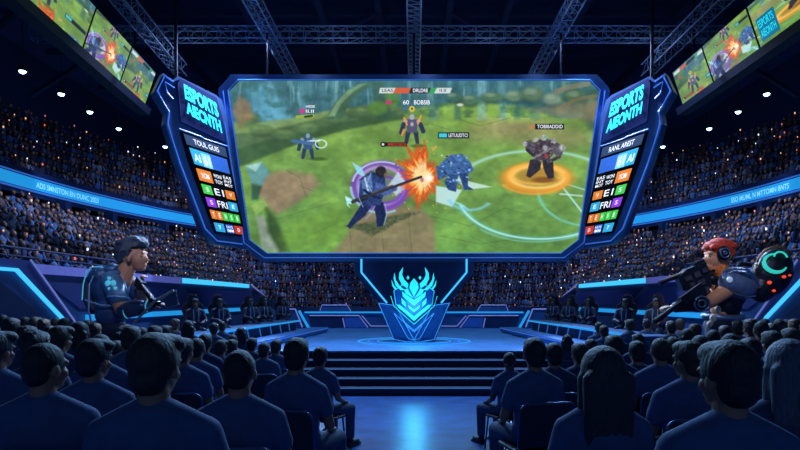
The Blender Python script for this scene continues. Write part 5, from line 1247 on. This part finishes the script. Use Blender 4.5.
merged('crowd', spots['up'], 'dim crowd filling the upper stand above the cyan ribbon')
# phones glowing in the stands
PM = [mat('phone_warm', (255,170,110), emit=(255,176,130), strength=1.3, sample=False), mat('phone_white', (230,235,255), emit=(225,232,255), strength=1.8, sample=False), mat('phone_orange', (240,90,40), emit=(245,95,45), strength=1.3, sample=False), mat('phone_rose', (220,130,130), emit=(225,120,120), strength=.8, sample=False)]
pmesh = []
for m_ in PM:
    for z_ in (.55, .85):
        bm = NB(); box(bm, (0,0,0), (.062*z_,.02,.1*z_)); me = bpy.data.meshes.new('phone'); bm.to_mesh(me); bm.free(); me.materials.append(m_); pmesh.append(me)
allp = [s+('low',) for s in spots['low']]+[s+('up',) for s in spots['up']]
random.shuffle(allp); nph = 0
PG = {('low',-1): 'glowing phone held up in the lower stand on the tablet giant\'s side', ('low',1): 'glowing phone held up in the lower stand on the gunner\'s side', ('up',-1): 'glowing phone held up in the upper stand on the tablet giant\'s side', ('up',1): 'glowing phone held up in the upper stand on the gunner\'s side'}
for s in allp:
    if nph >= 290: break
    x, y, z, _, side, r, kind = s
    px = AX+600*x/y
    if kind == 'low' and 268 < px < 560 and EYE+0 and (300-600*(z+1.3-EYE)/y) < 262: continue
    if kind == 'low' and (225 < px < 268 or 560 < px < 603) and (300-600*(z+1.3-EYE)/y) < 240: continue
    if kind == 'up' and 215 < px < 613: continue
    if kind == 'low' and random.random() < .3: continue
    dv = Vector((-x, 6-y, 0)).normalized()
    o = bpy.data.objects.new('phone', random.choices(pmesh, (9,3,6,2,1,1,5,3))[0]); link(o); o.location = (x+dv.x*.3, y+dv.y*.3, z+1.0+random.uniform(0,.2)); o.rotation_euler = (0,0,math.atan2(dv.y, dv.x)-math.pi/2)
    tag(o, PG[(kind, side)], 'phone', PG[(kind, side)].replace('phone held', 'phones held')); nph += 1

# ---------------------------------------------------------------- added lights
def lamp(kind, loc, energy, color, size=.3, aim=None, spot=None, blend_=.6):
    L = bpy.data.lights.new('lamp', kind); L.energy = energy; L.color = color
    if kind == 'AREA': L.size = size
    else: L.shadow_soft_size = size
    if kind == 'SPOT': L.spot_size = spot; L.spot_blend = blend_
    o = bpy.data.objects.new('added_light', L); COL.objects.link(o); o.location = loc
    if aim is not None: o.rotation_euler = (Vector(aim)-Vector(loc)).to_track_quat('-Z', 'Y').to_euler()
    return o
# added spots below the trusses, without fixtures, washing the floor seats with blue
BL = (.28,.56,1.)
for x in (-5.95, 0, 5.95):
    lamp('SPOT', (x, 19., 12.5), 5600, BL, .25, (x*.6, 5, 1), 1.5, .8)
for s in (-1, 1):
    lamp('SPOT', (s*5.95, 17., 12.5), 1300, (.32,.58,1.), .25, (s*7, 20, 0), 1.7, .8)  # added to brighten the players' wings
    lamp('SPOT', (s*5.95, 24, 12.5), 7600, (.5,.64,1.), .3, (s*13, 22, 4), 1.5, .8)  # added to brighten the lower-stand crowd
    lamp('SPOT', (s*5.95, 30, 12.5), 3600, (.44,.6,1.), .3, (s*12, 36, 3), 1.7, .8)  # added for the far part of the lower stand
    lamp('SPOT', (s*5.95, 26, 12.4), 450, (.4,.52,1.), .3, (s*20, 30, 9), 1.4, .8)  # added, dim, for the upper-stand crowd
    lamp('SPOT', (s*3, 28, 12.5), 3000, (.4,.52,1.), .3, (s*4, 46, 3), 1.5, .8)  # added for the end stand behind the screen
    lamp('SPOT', (s*4.5, 22.9, 3.5), 2300, (.3,.58,1.), .12, (s*3, 3.5, 1.9), .5, .8)      # added light under the big screen to rim the seated heads
    lamp('SPOT', (s*1.2, 15., 7.2), 4200, (.7,.82,1.), .12, (s*-5., 9.8, 2.6) if False else (s*5., 9.8, 2.6), .42, .8)   # added key lights to brighten the two giants
    lamp('SPOT', (s*1.8, 3.5, 7.2), 1300, (.7,.78,1.), .2, (s*4.9, 9.8, 2.7), .3, .8)  # added light on the giants' camera-facing side
lamp('SPOT', (0, 17., 12.5), 2600, (.26,.6,1.), .2, (0, 16, 0), 1.1, .9)  # added spot over the middle of the stage
lamp('POINT', (0, 14.7, 1.7), 60, (.08,.6,1.), .25)  # added light carrying the emblem's cyan glow
lamp('SPOT', (0, 14.5, 12.4), 4200, (.08,.52,1.), .12, (0, 9.2, 0), .22, 1.)  # added narrow cyan spot on the aisle floor
for x in (-5.95, 0, 5.95):
    for y in (21, 28.): lamp('POINT', (x*.8+.5, y+.8, 11.6), 26, (.45,.62,1.), .1)  # added lights, no fixtures, to bring out the trusses
for x in (-3, 3, 9.5, -9.5): lamp('POINT', (x, 24.6, 11.9), 20, (.45,.62,1.), .1)  # more added lights along the cross truss
for s in (-1, 1): lamp('SPOT', (s*2.2, 18.5, 9.), 900, (.35,.6,1.), .1, (s*4.2, 23.2, .9), .75, .8)  # added to brighten the stage back wall
